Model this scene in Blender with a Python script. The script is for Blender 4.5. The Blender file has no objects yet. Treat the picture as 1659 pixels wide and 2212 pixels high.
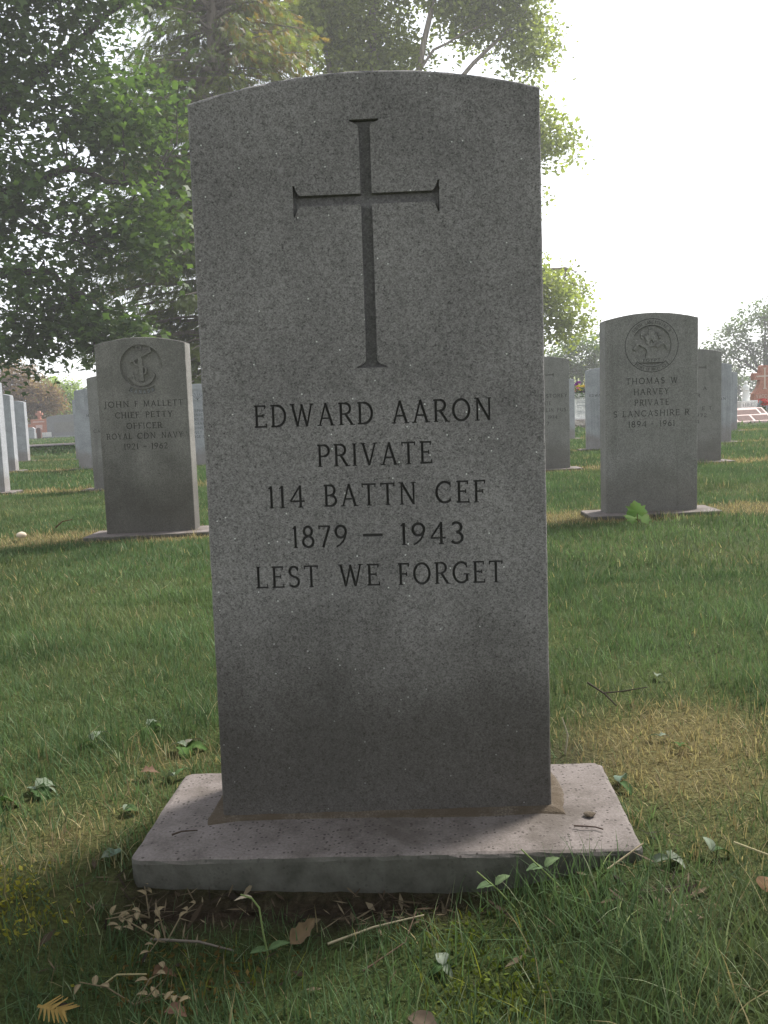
import bpy, bmesh, math, random
import numpy as np
from mathutils import Vector, Matrix
R = math.radians
random.seed(7)
rng = np.random.default_rng(7)
scene = bpy.context.scene
COL = scene.collection

# ------------------------------------------------------------------ camera, sky, sun, exposure
cam_d = bpy.data.cameras.new('camera')
cam = bpy.data.objects.new('camera', cam_d)
COL.objects.link(cam)
cam_d.sensor_fit = 'VERTICAL'
cam_d.sensor_height = 36.0
cam_d.sensor_width = 27.0
cam_d.lens = 36.0 * 1859.13 / 2212.0
cam_d.clip_start = 0.02
cam_d.clip_end = 2000
cam.matrix_world = Matrix.Translation((0, 0, .4585)) @ Matrix.Rotation(math.pi / 2 - .1129, 4, 'X') @ Matrix.Rotation(-.0496, 4, 'Z')
scene.camera = cam

SUN_AZ, SUN_EL = R(52), R(50)          # azimuth measured from +Y towards +X
world = bpy.data.worlds.new('World')
scene.world = world
world.use_nodes = True
wn = world.node_tree
wn.nodes.clear()
sky = wn.nodes.new('ShaderNodeTexSky')
sky.sky_type = 'NISHITA'
sky.sun_disc = False
sky.sun_elevation = SUN_EL
sky.sun_rotation = SUN_AZ
sky.air_density = 1.0
sky.dust_density = .6
sky.ozone_density = 1.0
hs = wn.nodes.new('ShaderNodeHueSaturation')
hs.inputs['Saturation'].default_value = .22
bg = wn.nodes.new('ShaderNodeBackground')
bg.inputs['Strength'].default_value = .14
wo = wn.nodes.new('ShaderNodeOutputWorld')
wn.links.new(sky.outputs[0], hs.inputs['Color'])
wn.links.new(hs.outputs[0], bg.inputs['Color'])
wn.links.new(bg.outputs[0], wo.inputs['Surface'])

sun_d = bpy.data.lights.new('sun', 'SUN')
sun_d.energy = 2.9
sun_d.angle = R(14)
sun_d.color = (1.0, .95, .87)
sun = bpy.data.objects.new('sun', sun_d)
COL.objects.link(sun)
sdir = Vector((math.sin(SUN_AZ) * math.cos(SUN_EL), math.cos(SUN_AZ) * math.cos(SUN_EL), math.sin(SUN_EL)))
sun.rotation_euler = (-sdir).to_track_quat('-Z', 'Y').to_euler()
sun.location = sdir * 50

vs = scene.view_settings
vs.view_transform = 'Standard'
vs.look = 'None'
vs.gamma = 1.0
vs.exposure = 1.3
vs.use_curve_mapping = False
scene.render.engine = 'CYCLES'
scene.cycles.use_denoising = True
scene.cycles.max_bounces = 6
scene.cycles.transparent_max_bounces = 4

# ------------------------------------------------------------------ small helpers
def tag(o, label=None, cat=None, group=None, kind=None):
    if label: o['label'] = label
    if cat: o['category'] = cat
    if group: o['group'] = group
    if kind: o['kind'] = kind
    return o

def empty(name, loc, rot=(0, 0, 0), label=None, cat=None, group=None):
    o = bpy.data.objects.new(name, None)
    o.empty_display_size = .1
    o.location = loc
    o.rotation_euler = rot
    COL.objects.link(o)
    return tag(o, label, cat, group)

def link(name, me, mat=None, parent=None, loc=(0, 0, 0), rot=(0, 0, 0)):
    o = bpy.data.objects.new(name, me)
    if mat is not None:
        me.materials.clear()
        me.materials.append(mat)
    o.location = loc
    o.rotation_euler = rot
    if parent is not None: o.parent = parent
    COL.objects.link(o)
    return o

def mesh_np(name, verts, faces_flat, sizes, col=None, smooth=False):
    """fast mesh from numpy; col is per-vertex rgb"""
    me = bpy.data.meshes.new(name)
    verts = np.asarray(verts, np.float32)
    faces_flat = np.asarray(faces_flat, np.int32).ravel()
    sizes = np.asarray(sizes, np.int32)
    me.vertices.add(len(verts))
    me.vertices.foreach_set('co', verts.ravel())
    me.loops.add(len(faces_flat))
    me.loops.foreach_set('vertex_index', faces_flat)
    me.polygons.add(len(sizes))
    starts = np.concatenate([[0], np.cumsum(sizes)[:-1]]).astype(np.int32)
    me.polygons.foreach_set('loop_start', starts)
    me.polygons.foreach_set('loop_total', sizes)
    if smooth:
        me.polygons.foreach_set('use_smooth', np.ones(len(sizes), bool))
    me.update(calc_edges=True)
    if col is not None:
        a = me.color_attributes.new('Col', 'FLOAT_COLOR', 'POINT')
        c = np.ones((len(verts), 4), np.float32)
        c[:, :3] = col
        a.data.foreach_set('color', c.ravel())
    return me

def bm_mesh(name, bm, smooth=False):
    bmesh.ops.recalc_face_normals(bm, faces=bm.faces)
    me = bpy.data.meshes.new(name)
    bm.to_mesh(me)
    bm.free()
    if smooth:
        for p in me.polygons: p.use_smooth = True
    return me

def box_bm(x0, x1, y0, y1, z0, z1, bev=0.0, seg=2, bm=None):
    b = bmesh.new()
    bmesh.ops.create_cube(b, size=1)
    for v in b.verts:
        v.co = ((x0 + x1) / 2 + v.co.x * (x1 - x0), (y0 + y1) / 2 + v.co.y * (y1 - y0), (z0 + z1) / 2 + v.co.z * (z1 - z0))
    if bev: bmesh.ops.bevel(b, geom=b.edges[:], offset=bev, segments=seg, profile=.5, affect='EDGES')
    if bm is None: return b
    t = bpy.data.meshes.new('t'); b.to_mesh(t); bm.from_mesh(t); b.free(); bpy.data.meshes.remove(t)
    return bm

_lat = {}
def vnoise(x, y, scale, seed=0):
    x = np.asarray(x, float) * scale; y = np.asarray(y, float) * scale
    if seed not in _lat: _lat[seed] = np.random.default_rng(1000 + seed).random((256, 256))
    L = _lat[seed]
    xi = np.floor(x).astype(int); yi = np.floor(y).astype(int)
    fx = x - xi; fy = y - yi
    fx = fx * fx * (3 - 2 * fx); fy = fy * fy * (3 - 2 * fy)
    g = lambda a, b: L[a & 255, b & 255]
    return (g(xi, yi) * (1 - fx) + g(xi + 1, yi) * fx) * (1 - fy) + (g(xi, yi + 1) * (1 - fx) + g(xi + 1, yi + 1) * fx) * fy
def fnoise(x, y, scale, seed=0):
    return .55 * vnoise(x, y, scale, seed) + .3 * vnoise(x, y, scale * 2.1, seed + 1) + .15 * vnoise(x, y, scale * 4.3, seed + 2)
def sstep(a, b, x):
    t = np.clip((np.asarray(x, float) - a) / (b - a), 0, 1)
    return t * t * (3 - 2 * t)

# ------------------------------------------------------------------ materials
class NT:
    def __init__(s, name):
        s.m = bpy.data.materials.new(name)
        s.m.use_nodes = True
        s.t = s.m.node_tree
        s.t.nodes.clear()
        s.out = s.n('ShaderNodeOutputMaterial')
    def n(s, kind, **kw):
        nd = s.t.nodes.new(kind)
        for k, v in kw.items():
            if k.startswith('_'): setattr(nd, k[1:], v)
            else: s.set(nd.inputs[k.replace('__', ' ')], v)
        return nd
    def set(s, inp, v):
        if isinstance(v, bpy.types.NodeSocket): s.t.links.new(v, inp)
        elif isinstance(v, bpy.types.Node): s.t.links.new(v.outputs[0], inp)
        else: inp.default_value = v
    def coord(s, kind='Object', off=True):
        c = s.n('ShaderNodeTexCoord').outputs[kind]
        return c
    def noise(s, vec, scale, detail=4, rough=.55):
        return s.n('ShaderNodeTexNoise', Vector=vec, Scale=scale, Detail=detail, Roughness=rough).outputs['Fac']
    def ramp(s, fac, stops, interp='LINEAR'):
        r = s.n('ShaderNodeValToRGB', Fac=fac)
        r.color_ramp.interpolation = interp
        el = r.color_ramp.elements
        while len(el) < len(stops): el.new(.5)
        for e, (p, c) in zip(el, stops):
            e.position = p
            e.color = (c, c, c, 1) if isinstance(c, (int, float)) else (*c, 1)
        return r.outputs['Color']
    def mix(s, fac, a, b, mode='MIX'):
        m = s.n('ShaderNodeMix', _data_type='RGBA', _blend_type=mode)
        s.set(m.inputs[0], fac)
        for i, v in ((6, a), (7, b)):
            s.set(m.inputs[i], (*v, 1) if isinstance(v, tuple) and len(v) == 3 else v)
        return m.outputs[2]
    def math(s, op, a, b=0.0, clamp=False):
        m = s.n('ShaderNodeMath', _operation=op, _use_clamp=clamp)
        s.set(m.inputs[0], a); s.set(m.inputs[1], b)
        return m.outputs[0]
    def mapr(s, v, a, b, c=0.0, d=1.0):
        m = s.n('ShaderNodeMapRange', _interpolation_type='SMOOTHSTEP')
        for i, q in zip(range(5), (v, a, b, c, d)): s.set(m.inputs[i], q)
        return m.outputs[0]
    def done(s, color, rough=.8, bump=None, bstr=.3, bdist=.001, spec=.3, metal=0.0):
        p = s.n('ShaderNodeBsdfPrincipled', Roughness=rough, Metallic=metal)
        s.set(p.inputs['Base Color'], (*color, 1) if isinstance(color, tuple) else color)
        p.inputs['Specular IOR Level'].default_value = spec
        if bump is not None:
            b = s.n('ShaderNodeBump', Strength=bstr, Distance=bdist, Height=bump)
            s.set(p.inputs['Normal'], b.outputs[0])
        s.set(s.out.inputs['Surface'], p.outputs[0])
        return s.m

def granite(name, light, mid, dark, grain=430, stain=0.0, stain_hi=.36, stain_col=(.055, .045, .034), blotch=.12, streak=False):
    g = NT(name)
    c = g.coord('Object')
    rnd = g.n('ShaderNodeObjectInfo').outputs['Random']
    off = g.n('ShaderNodeVectorMath', _operation='SCALE')
    off.inputs[0].default_value = (7.3, 3.1, 5.7)
    g.set(off.inputs['Scale'], rnd)
    vec = g.n('ShaderNodeVectorMath', _operation='ADD')
    g.set(vec.inputs[0], c); g.set(vec.inputs[1], off.outputs[0])
    vec = vec.outputs[0]
    v = g.n('ShaderNodeTexVoronoi', Vector=vec, Scale=grain, Randomness=1.0)
    sep = g.n('ShaderNodeSeparateColor', Color=v.outputs['Color'])
    nz = g.noise(vec, grain * .55, 3, .6)
    v3 = g.n('ShaderNodeTexVoronoi', Vector=vec, Scale=grain * .36)
    sep3 = g.n('ShaderNodeSeparateColor', Color=v3.outputs['Color'])
    s = g.math('ADD', g.math('MULTIPLY', sep.outputs[0], .46), g.math('MULTIPLY', nz, .5))
    s = g.math('ADD', s, g.math('MULTIPLY', sep3.outputs[2], .19))
    colr = g.ramp(s, [(.22, dark), (.38, mid), (.60, light), (.84, tuple(min(1, x * 1.35) for x in light))])
    bl = g.noise(vec, 9, 4, .6)
    colr = g.mix(blotch, colr, g.ramp(bl, [(.3, .25), (.7, .95)]), 'OVERLAY')
    # rare bright mica flecks
    v2 = g.n('ShaderNodeTexVoronoi', Vector=vec, Scale=130.0)
    s2 = g.n('ShaderNodeSeparateColor', Color=v2.outputs['Color'])
    fl = g.math('MULTIPLY', g.math('GREATER_THAN', s2.outputs[1], .975), g.math('LESS_THAN', v2.outputs['Distance'], .13))
    colr = g.mix(fl, colr, (.75, .75, .72))
    sx = g.n('ShaderNodeSeparateXYZ', Vector=c)
    z = sx.outputs[2]
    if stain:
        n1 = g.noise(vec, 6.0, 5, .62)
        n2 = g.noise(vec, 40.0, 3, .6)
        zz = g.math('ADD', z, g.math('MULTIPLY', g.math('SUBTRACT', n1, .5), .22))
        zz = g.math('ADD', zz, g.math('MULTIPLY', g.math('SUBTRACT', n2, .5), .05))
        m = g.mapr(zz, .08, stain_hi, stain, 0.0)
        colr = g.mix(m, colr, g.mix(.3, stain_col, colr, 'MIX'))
    if streak:
        mp = g.n('ShaderNodeMapping', Vector=vec)
        mp.inputs['Scale'].default_value = (28, 28, 1.3)
        st = g.noise(mp.outputs[0], 1.0, 4, .6)
        colr = g.mix(g.math('MULTIPLY', g.mapr(st, .5, .72), .22), colr, (.085, .082, .075))
    return g.done(colr, .78, s, .35, .0006, .25)

M = {}
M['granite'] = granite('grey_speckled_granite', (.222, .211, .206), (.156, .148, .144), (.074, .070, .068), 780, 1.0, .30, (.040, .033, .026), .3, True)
M['granite_fine'] = granite('fine_grey_granite', (.225, .22, .21), (.175, .17, .162), (.10, .10, .096), 620, .55, .26, (.07, .06, .045), .2, True)
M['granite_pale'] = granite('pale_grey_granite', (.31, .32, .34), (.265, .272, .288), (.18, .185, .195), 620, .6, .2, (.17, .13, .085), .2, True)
M['granite_dark'] = granite('dark_weathered_granite', (.185, .178, .165), (.14, .134, .124), (.085, .082, .076), 640, .8, .42, (.045, .038, .03), .3, True)
M['granite_cut'] = granite('sandblasted_granite', (.19, .182, .185), (.155, .149, .151), (.11, .106, .107), 700, .35, .3)
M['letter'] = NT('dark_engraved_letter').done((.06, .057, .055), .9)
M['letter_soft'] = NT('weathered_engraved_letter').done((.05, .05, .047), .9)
M['letter_pale'] = NT('pale_engraved_letter').done((.22, .225, .23), .9)
M['red_granite'] = granite('red_granite', (.42, .20, .145), (.35, .16, .115), (.22, .095, .07), 120, 0, blotch=.1)
M['brown_granite'] = granite('dark_brown_granite', (.12, .07, .06), (.09, .055, .048), (.05, .03, .028), 120, 0)
M['pink_granite'] = granite('pale_pink_granite', (.58, .45, .42), (.5, .38, .36), (.36, .27, .26), 150, 0)
M['far_grey'] = granite('dark_grey_granite', (.22, .22, .225), (.19, .19, .195), (.14, .14, .145), 120, 0)
M['marble'] = granite('white_marble', (.72, .71, .69), (.68, .67, .65), (.6, .59, .57), 60, 0)
M['rock_base'] = granite('rough_rock', (.4, .36, .32), (.3, .26, .23), (.16, .13, .12), 30, 0)
M['white_paint'] = NT('white_plaster').done((.8, .8, .78), .6)
M['gold_letter'] = NT('pale_cut_letter').done((.6, .5, .42), .8)

def concrete():
    g = NT('pinkish_concrete')
    c = g.coord('Object')
    n = g.noise(c, 24, 5, .65)
    n2 = g.noise(c, 320, 3, .6)
    v = g.n('ShaderNodeTexVoronoi', Vector=c, Scale=230.0)
    sc = g.n('ShaderNodeSeparateColor', Color=v.outputs['Color'])
    col = g.ramp(n, [(.28, (.115, .099, .09)), (.5, (.175, .152, .142)), (.75, (.225, .197, .186))])
    col = g.mix(.35, col, g.ramp(n2, [(.3, .2), (.7, .8)]), 'OVERLAY')
    pit = g.math('MULTIPLY', g.math('GREATER_THAN', sc.outputs[0], .78), g.math('LESS_THAN', v.outputs['Distance'], .36))
    col = g.mix(g.math('MULTIPLY', pit, .8), col, (.05, .042, .038))
    big = g.noise(c, 7.5, 5, .65)
    col = g.mix(g.mapr(big, .5, .68, 0, .7), col, (.085, .072, .06))
    # darker grey green tone on the upright sides
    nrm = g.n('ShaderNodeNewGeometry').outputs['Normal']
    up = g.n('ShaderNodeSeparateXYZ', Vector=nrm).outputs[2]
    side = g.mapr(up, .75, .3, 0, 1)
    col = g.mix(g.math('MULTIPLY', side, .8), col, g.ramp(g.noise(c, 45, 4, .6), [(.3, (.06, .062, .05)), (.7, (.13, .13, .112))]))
    h = g.math('SUBTRACT', g.math('ADD', g.math('MULTIPLY', n2, .5), n), g.math('MULTIPLY', pit, 1.2))
    return g.done(col, .88, h, .6, .0018, .2)
M['concrete'] = concrete()

def mortar():
    g = NT('sandy_mortar')
    c = g.coord('Object')
    n = g.noise(c, 420, 3, .7); n2 = g.noise(c, 18, 4, .6)
    col = g.ramp(n, [(.3, (.075, .062, .05)), (.55, (.15, .125, .10)), (.75, (.27, .23, .18))])
    col = g.mix(g.mapr(n2, .38, .58, .15, .85), col, (.09, .07, .05))
    return g.done(col, .95, n, .8, .002, .1)
M['mortar'] = mortar()

def vcol_leaf(name, trans=.35, rough=.55, spec=.3, gain=1.25, blue=.5):
    g = NT(name)
    a = g.n('ShaderNodeVertexColor', _layer_name='Col')
    p = g.n('ShaderNodeBsdfPrincipled', Roughness=rough)
    p.inputs['Specular IOR Level'].default_value = spec
    g.set(p.inputs['Base Color'], a.outputs['Color'])
    t = g.n('ShaderNodeBsdfTranslucent')
    g.set(t.inputs['Color'], g.mix(1.0, a.outputs['Color'], (gain * 1.1, gain * 1.15, gain * blue), 'MULTIPLY'))
    m = g.n('ShaderNodeMixShader', Fac=trans)
    g.set(m.inputs[1], p.outputs[0]); g.set(m.inputs[2], t.outputs[0])
    g.set(g.out.inputs['Surface'], m.outputs[0])
    return g.m
M['blade'] = vcol_leaf('grass_blade', .35, .7, .15, 1.2, .8)
M['foliage'] = vcol_leaf('tree_foliage', .5, .5, .3, 1.4)
M['litter'] = vcol_leaf('dry_leaf', .15, .75, .12, 1.0, .8)

def bark(name, c1, c2):
    g = NT(name)
    c = g.coord('Object')
    mp = g.n('ShaderNodeMapping', Vector=c)
    mp.inputs['Scale'].default_value = (9, 9, 1.6)
    n = g.noise(mp.outputs[0], 2.0, 5, .65)
    return g.done(g.ramp(n, [(.3, c1), (.7, c2)]), .9, n, .8, .03, .15)
M['bark_dark'] = bark('dark_bark', (.035, .03, .025), (.09, .08, .068))
M['bark_pale'] = bark('pale_grey_bark', (.16, .135, .115), (.36, .31, .27))

# ------------------------------------------------------------------ terrain
def zg(x, y):
    x = np.asarray(x, float); y = np.asarray(y, float)
    z = -.016 + .010 * (fnoise(x, y, 1.6, 3) - .5) + .05 * (fnoise(x, y, .16, 6) - .5) * sstep(5, 15, y)
    z = z + np.clip(.014 * np.clip(-x, 0, 6) * np.clip(y / 9, 0, 1), 0, .085)
    dip = sstep(.92, .82, y) * sstep(.24, .06, x) * sstep(-.42, -.27, x)
    z = z - .036 * dip
    lift = sstep(.92, .86, y) * sstep(.12, .22, x)
    z = z + .004 * lift
    return z

HS_BASES = []   # (x, y, yaw) of every slab
MAIN = dict(x=-.0149, y=.9483, yaw=-.0423, lean=-.0252, side=.0156)
MAIN_BASE = (-.0139, .9681, -.0558, .5445, .227)

def build_ground():
    xs = np.sinh(np.linspace(-7.4, 7.4, 200)) * .42
    ys = .75 + np.sinh(np.linspace(-4.3, 6.4, 250)) * 1.05
    X, Y = np.meshgrid(xs, ys)
    Z = zg(X, Y)
    V = np.stack([X.ravel(), Y.ravel(), Z.ravel()], 1)
    nx, ny = len(xs), len(ys)
    i = np.arange(nx * ny).reshape(ny, nx)
    F = np.stack([i[:-1, :-1], i[:-1, 1:], i[1:, 1:], i[1:, :-1]], -1).reshape(-1, 4)
    soil = soil_mask(V[:, 0], V[:, 1])
    col = np.zeros((len(V), 3), np.float32); col[:, 0] = soil; col[:, 1] = dead_mask(V[:, 0], V[:, 1])
    me = mesh_np('ground', V, F, np.full(len(F), 4), col, True)
    g = NT('turf_soil')
    c = g.coord('Object')
    n = g.noise(c, 3.0, 5, .6); n2 = g.noise(c, 120, 4, .65)
    spc = g.n('ShaderNodeSeparateColor', Color=g.n('ShaderNodeVertexColor', _layer_name='Col').outputs['Color'])
    sm, dm = spc.outputs[0], spc.outputs[1]
    n3 = g.noise(c, 260, 3, .7)
    turf = g.ramp(n, [(.3, (.034, .050, .022)), (.55, (.058, .072, .032)), (.75, (.085, .085, .042))])
    turf = g.mix(g.math('MULTIPLY', dm, .7), turf, g.ramp(n2, [(.3, (.07, .055, .032)), (.7, (.19, .15, .088))]))
    turf = g.mix(.8, turf, g.ramp(n3, [(.3, (.25, .22, .15)), (.7, (.8, .85, .6))]), 'OVERLAY')
    soilc = g.ramp(n2, [(.3, (.018, .013, .009)), (.6, (.05, .036, .025)), (.8, (.11, .085, .06))])
    return tag(link('ground', me, g.done(g.mix(sm, turf, soilc), .95, n2, .9, .012, .1)), 'cemetery ground of dark soil under the lawn', kind='structure')

def soil_mask(x, y):
    n = fnoise(x, y, 14, 20) - .5
    a = sstep(.80, .83, y + n * .06) * sstep(.90, .87, y) * sstep(-.30, -.24, x) * sstep(.12, .02, x + n * .1)
    b = np.exp(-(((x + .285) / .035) ** 2 + ((y - .86) / .03) ** 2))
    c = np.exp(-(((x - .235) / .05) ** 2 + ((y - 1.14) / .035) ** 2)) * .8
    d = np.exp(-(((x - .26) / .04) ** 2 + ((y - .77) / .03) ** 2)) * .7
    e = sstep(.02, .0, np.abs(y - 1.10)) * sstep(.3, .26, np.abs(x)) * .6
    return np.clip(a + b + c + d + e, 0, 1)

# the lane beyond the war graves
def build_road():
    pts = [(-60, 21.6), (-30, 21.9), (-16, 22.2), (-8, 23.0), (-4, 25.5), (-1.5, 31), (-.5, 42), (0, 70)]
    P = []
    for k in range(len(pts) - 1):
        for s in np.linspace(0, 1, 8, endpoint=(k == len(pts) - 2)):
            P.append((pts[k][0] * (1 - s) + pts[k + 1][0] * s, pts[k][1] * (1 - s) + pts[k + 1][1] * s))
    P = np.array(P); T = np.gradient(P, axis=0); T /= np.linalg.norm(T, axis=1)[:, None]
    N = np.stack([-T[:, 1], T[:, 0]], 1)
    A = P + N * 1.9; B = P - N * 1.9
    V = []
    for a, b in zip(A, B):
        V += [(a[0], a[1], float(zg(*a)) + .03), (b[0], b[1], float(zg(*b)) + .03)]
    F = [(2 * i, 2 * i + 1, 2 * i + 3, 2 * i + 2) for i in range(len(P) - 1)]
    me = mesh_np('road', V, F, [4] * len(F))
    g = NT('worn_asphalt')
    n = g.noise(g.coord('Object'), 3, 5, .6)
    return tag(link('road', me, g.done(g.ramp(n, [(.3, (.10, .085, .08)), (.7, (.17, .145, .135))]), .9, n, .3, .01)), 'narrow worn asphalt lane crossing the cemetery', kind='structure')
build_road()

# ------------------------------------------------------------------ carved roman lettering
TH, TN = .115, .08
def _l(x0, y0, x1, y1, w=TH): return ([(x0, y0), (x1, y1)], w)
def _a(cx, cy, rx, ry, a0, a1, w=TH, n=12):
    return ([(cx + rx * math.cos(R(a0 + (a1 - a0) * i / n)), cy + ry * math.sin(R(a0 + (a1 - a0) * i / n))) for i in range(n + 1)], w)
def _s(x, y, w=.22): return ([(x - w / 2, y), (x + w / 2, y)], .05)
def sb(x): return _s(x, .025)
def st(x): return _s(x, .975)
GL = {
 'A': (.76, [_l(.09, 0, .37, .98, TN), _l(.36, 1, .66, 0), _l(.2, .33, .56, .33, TN), sb(.09), sb(.67)]),
 'B': (.62, [_l(.13, 0, .13, 1), _l(.02, .955, .32, .955, TN), _l(.13, .51, .32, .51, TN), _l(.02, .045, .32, .045, TN), _a(.31, .735, .2, .225, -90, 90), _a(.31, .275, .25, .235, -90, 90)]),
 'C': (.74, [_a(.42, .5, .36, .455, 48, 312, TH, 20), _l(.66, .70, .66, .95, .05), _l(.66, .1, .66, .22, .05)]),
 'D': (.74, [_l(.13, 0, .13, 1), _l(.02, .955, .32, .955, TN), _l(.02, .045, .32, .045, TN), _a(.3, .5, .36, .455, -90, 90, TH, 14)]),
 'E': (.58, [_l(.13, 0, .13, 1), _l(.02, .955, .53, .955, TN), _l(.13, .52, .42, .52, TN), _l(.02, .045, .56, .045, TN), _l(.52, 1, .5, .82, .055), _l(.42, .43, .42, .61, .055), _l(.56, 0, .54, .19, .055)]),
 'F': (.54, [_l(.13, 0, .13, 1), _l(.02, .955, .52, .955, TN), _l(.13, .5, .41, .5, TN), _l(.51, 1, .49, .82, .055), _l(.41, .41, .41, .59, .055), sb(.13)]),
 'G': (.78, [_a(.42, .5, .36, .455, 48, 318, TH, 20), _l(.66, .72, .66, .95, .05), _l(.68, .42, .68, .1), _l(.52, .43, .8, .43, .06)]),
 'H': (.78, [_l(.13, 0, .13, 1), _l(.65, 0, .65, 1), _l(.13, .51, .65, .51, TN), sb(.13), st(.13), sb(.65), st(.65)]),
 'I': (.26, [_l(.13, 0, .13, 1), sb(.13), st(.13)]),
 'J': (.38, [_l(.25, .12, .25, 1), _a(.06, .12, .19, .28, 0, -100, TH, 7), st(.25)]),
 'K': (.7, [_l(.13, 0, .13, 1), _l(.13, .45, .56, .98, TN), _l(.26, .58, .62, 0), sb(.13), st(.13), sb(.62), st(.56)]),
 'L': (.56, [_l(.13, 0, .13, 1), _l(.02, .045, .54, .045, TN), _l(.54, 0, .52, .2, .055), st(.13)]),
 'M': (.92, [_l(.13, 0, .17, 1, TN), _l(.17, 1, .46, .06), _l(.46, .06, .74, 1, TN), _l(.74, 1, .79, 0), sb(.13), sb(.79), st(.13), st(.78)]),
 'N': (.8, [_l(.13, 0, .13, 1, TN), _l(.13, .98, .66, .02), _l(.66, 0, .66, 1, TN), sb(.13), st(.1), st(.66)]),
 'O': (.84, [_a(.42, .5, .355, .455, 0, 360, TH, 28)]),
 'P': (.6, [_l(.13, 0, .13, 1), _l(.02, .955, .32, .955, TN), _l(.13, .47, .32, .47, TN), _a(.31, .71, .24, .245, -90, 90), sb(.13)]),
 'R': (.68, [_l(.13, 0, .13, 1), _l(.02, .955, .32, .955, TN), _l(.13, .49, .32, .49, TN), _a(.31, .725, .23, .235, -90, 90), _l(.32, .5, .62, .02), sb(.13), sb(.64)]),
 'S': (.56, [([(.28 + .19 * math.cos(R(a)), .735 + .22 * math.sin(R(a))) for a in range(25, 271, 20)] + [(.28 + .21 * math.cos(R(a)), .27 + .225 * math.sin(R(a))) for a in range(85, -151, -20)], TH), _l(.455, .75, .455, .95, .05), _l(.09, .05, .09, .25, .05)]),
 'T': (.68, [_l(.34, 0, .34, 1), _l(.03, .955, .65, .955, TN), _l(.04, 1, .06, .82, .055), _l(.64, 1, .62, .82, .055), sb(.34)]),
 'U': (.76, [_l(.13, .35, .13, 1), _a(.38, .36, .25, .32, 180, 360), _l(.63, .35, .63, 1, TN), st(.13), st(.63)]),
 'V': (.76, [_l(.1, 1, .38, 0), _l(.38, .02, .66, 1, TN), st(.1), st(.66)]),
 'W': (1.04, [_l(.09, 1, .31, 0), _l(.31, .02, .52, .96, TN), _l(.5, .98, .73, 0), _l(.73, .02, .95, 1, TN), st(.09), st(.95)]),
 'X': (.7, [_l(.09, 1, .6, 0), _l(.6, 1, .09, 0, TN), st(.1), st(.6), sb(.1), sb(.6)]),
 'Z': (.6, [_l(.06, .955, .54, .955, TN), _l(.52, .95, .06, .05), _l(.04, .045, .55, .045, TN)]),
 'Q': (.84, [_a(.42, .5, .355, .455, 0, 360, TH, 28), _l(.45, .15, .8, -.12)]),
 'Y': (.72, [_l(.09, 1, .36, .45), _l(.36, .45, .63, 1, TN), _l(.36, .5, .36, 0), st(.09), st(.63), sb(.36)]),
 '0': (.62, [_a(.31, .5, .25, .455, 0, 360, TH, 24)]),
 '1': (.3, [_l(.17, 0, .17, 1), _l(.05, .86, .17, .98, .07), sb(.17)]),
 '2': (.58, [_a(.28, .72, .21, .235, 160, -35, TH, 12), _l(.45, .58, .07, .06, TN), _l(.04, .05, .55, .05)]),
 '3': (.56, [_a(.25, .74, .2, .215, 140, -90, .12, 12), _a(.25, .28, .24, .24, 90, -145, .12, 12)]),
 '4': (.66, [_l(.46, 0, .46, 1), _l(.46, .98, .05, .3, TN), _l(.03, .29, .64, .29, TN), sb(.46)]),
 '5': (.58, [_l(.12, .955, .5, .955, TN), _l(.13, .96, .1, .54, TN), _a(.25, .31, .25, .27, 125, -140, .12, 14)]),
 '6': (.6, [_a(.3, .31, .23, .265, 0, 360, .12, 20), ([(.07, .31), (.1, .52), (.2, .74), (.36, .9), (.5, .98)], TN)]),
 '7': (.58, [_l(.04, .955, .55, .955, TN), _l(.53, .95, .22, 0), _l(.05, 1, .07, .82, .055)]),
 '8': (.58, [_a(.29, .745, .18, .21, 0, 360, .12, 18), _a(.29, .28, .23, .24, 0, 360, .12, 20)]),
 '9': (.6, [_a(.3, .69, .23, .265, 0, 360, .12, 20), ([(.53, .69), (.5, .48), (.4, .26), (.24, .1), (.1, .02)], TN)]),
 '-': (.5, [_l(.04, .47, .46, .47, .11)]),
 '~': (.95, [_l(.02, .5, .93, .5, .13)]),
 ' ': (.55, []),
}
def word_strokes(word, x0, x1, z, h, track=.16):
    """strokes ([(x,z)...], width) in metres, the word stretched between x0 and x1"""
    adv, out = 0.0, []
    for ch in word:
        w, ss = GL[ch]
        out.append((adv, ss)); adv += w + track
    adv -= track
    k = (x1 - x0) / adv if x1 is not None else h
    res = []
    for a, ss in out:
        for pts, w in ss:
            res.append(([(x0 + (a + p[0]) * k, z + p[1] * h) for p in pts], w * (h + abs(k)) / 2))
    return res
def centred(word, xc, z, h, track=.16, wide=.8):
    n = sum(GL[c][0] + track for c in word) - track
    return word_strokes(word, xc - n * h * wide / 2, xc + n * h * wide / 2, z, h, track)

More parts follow.
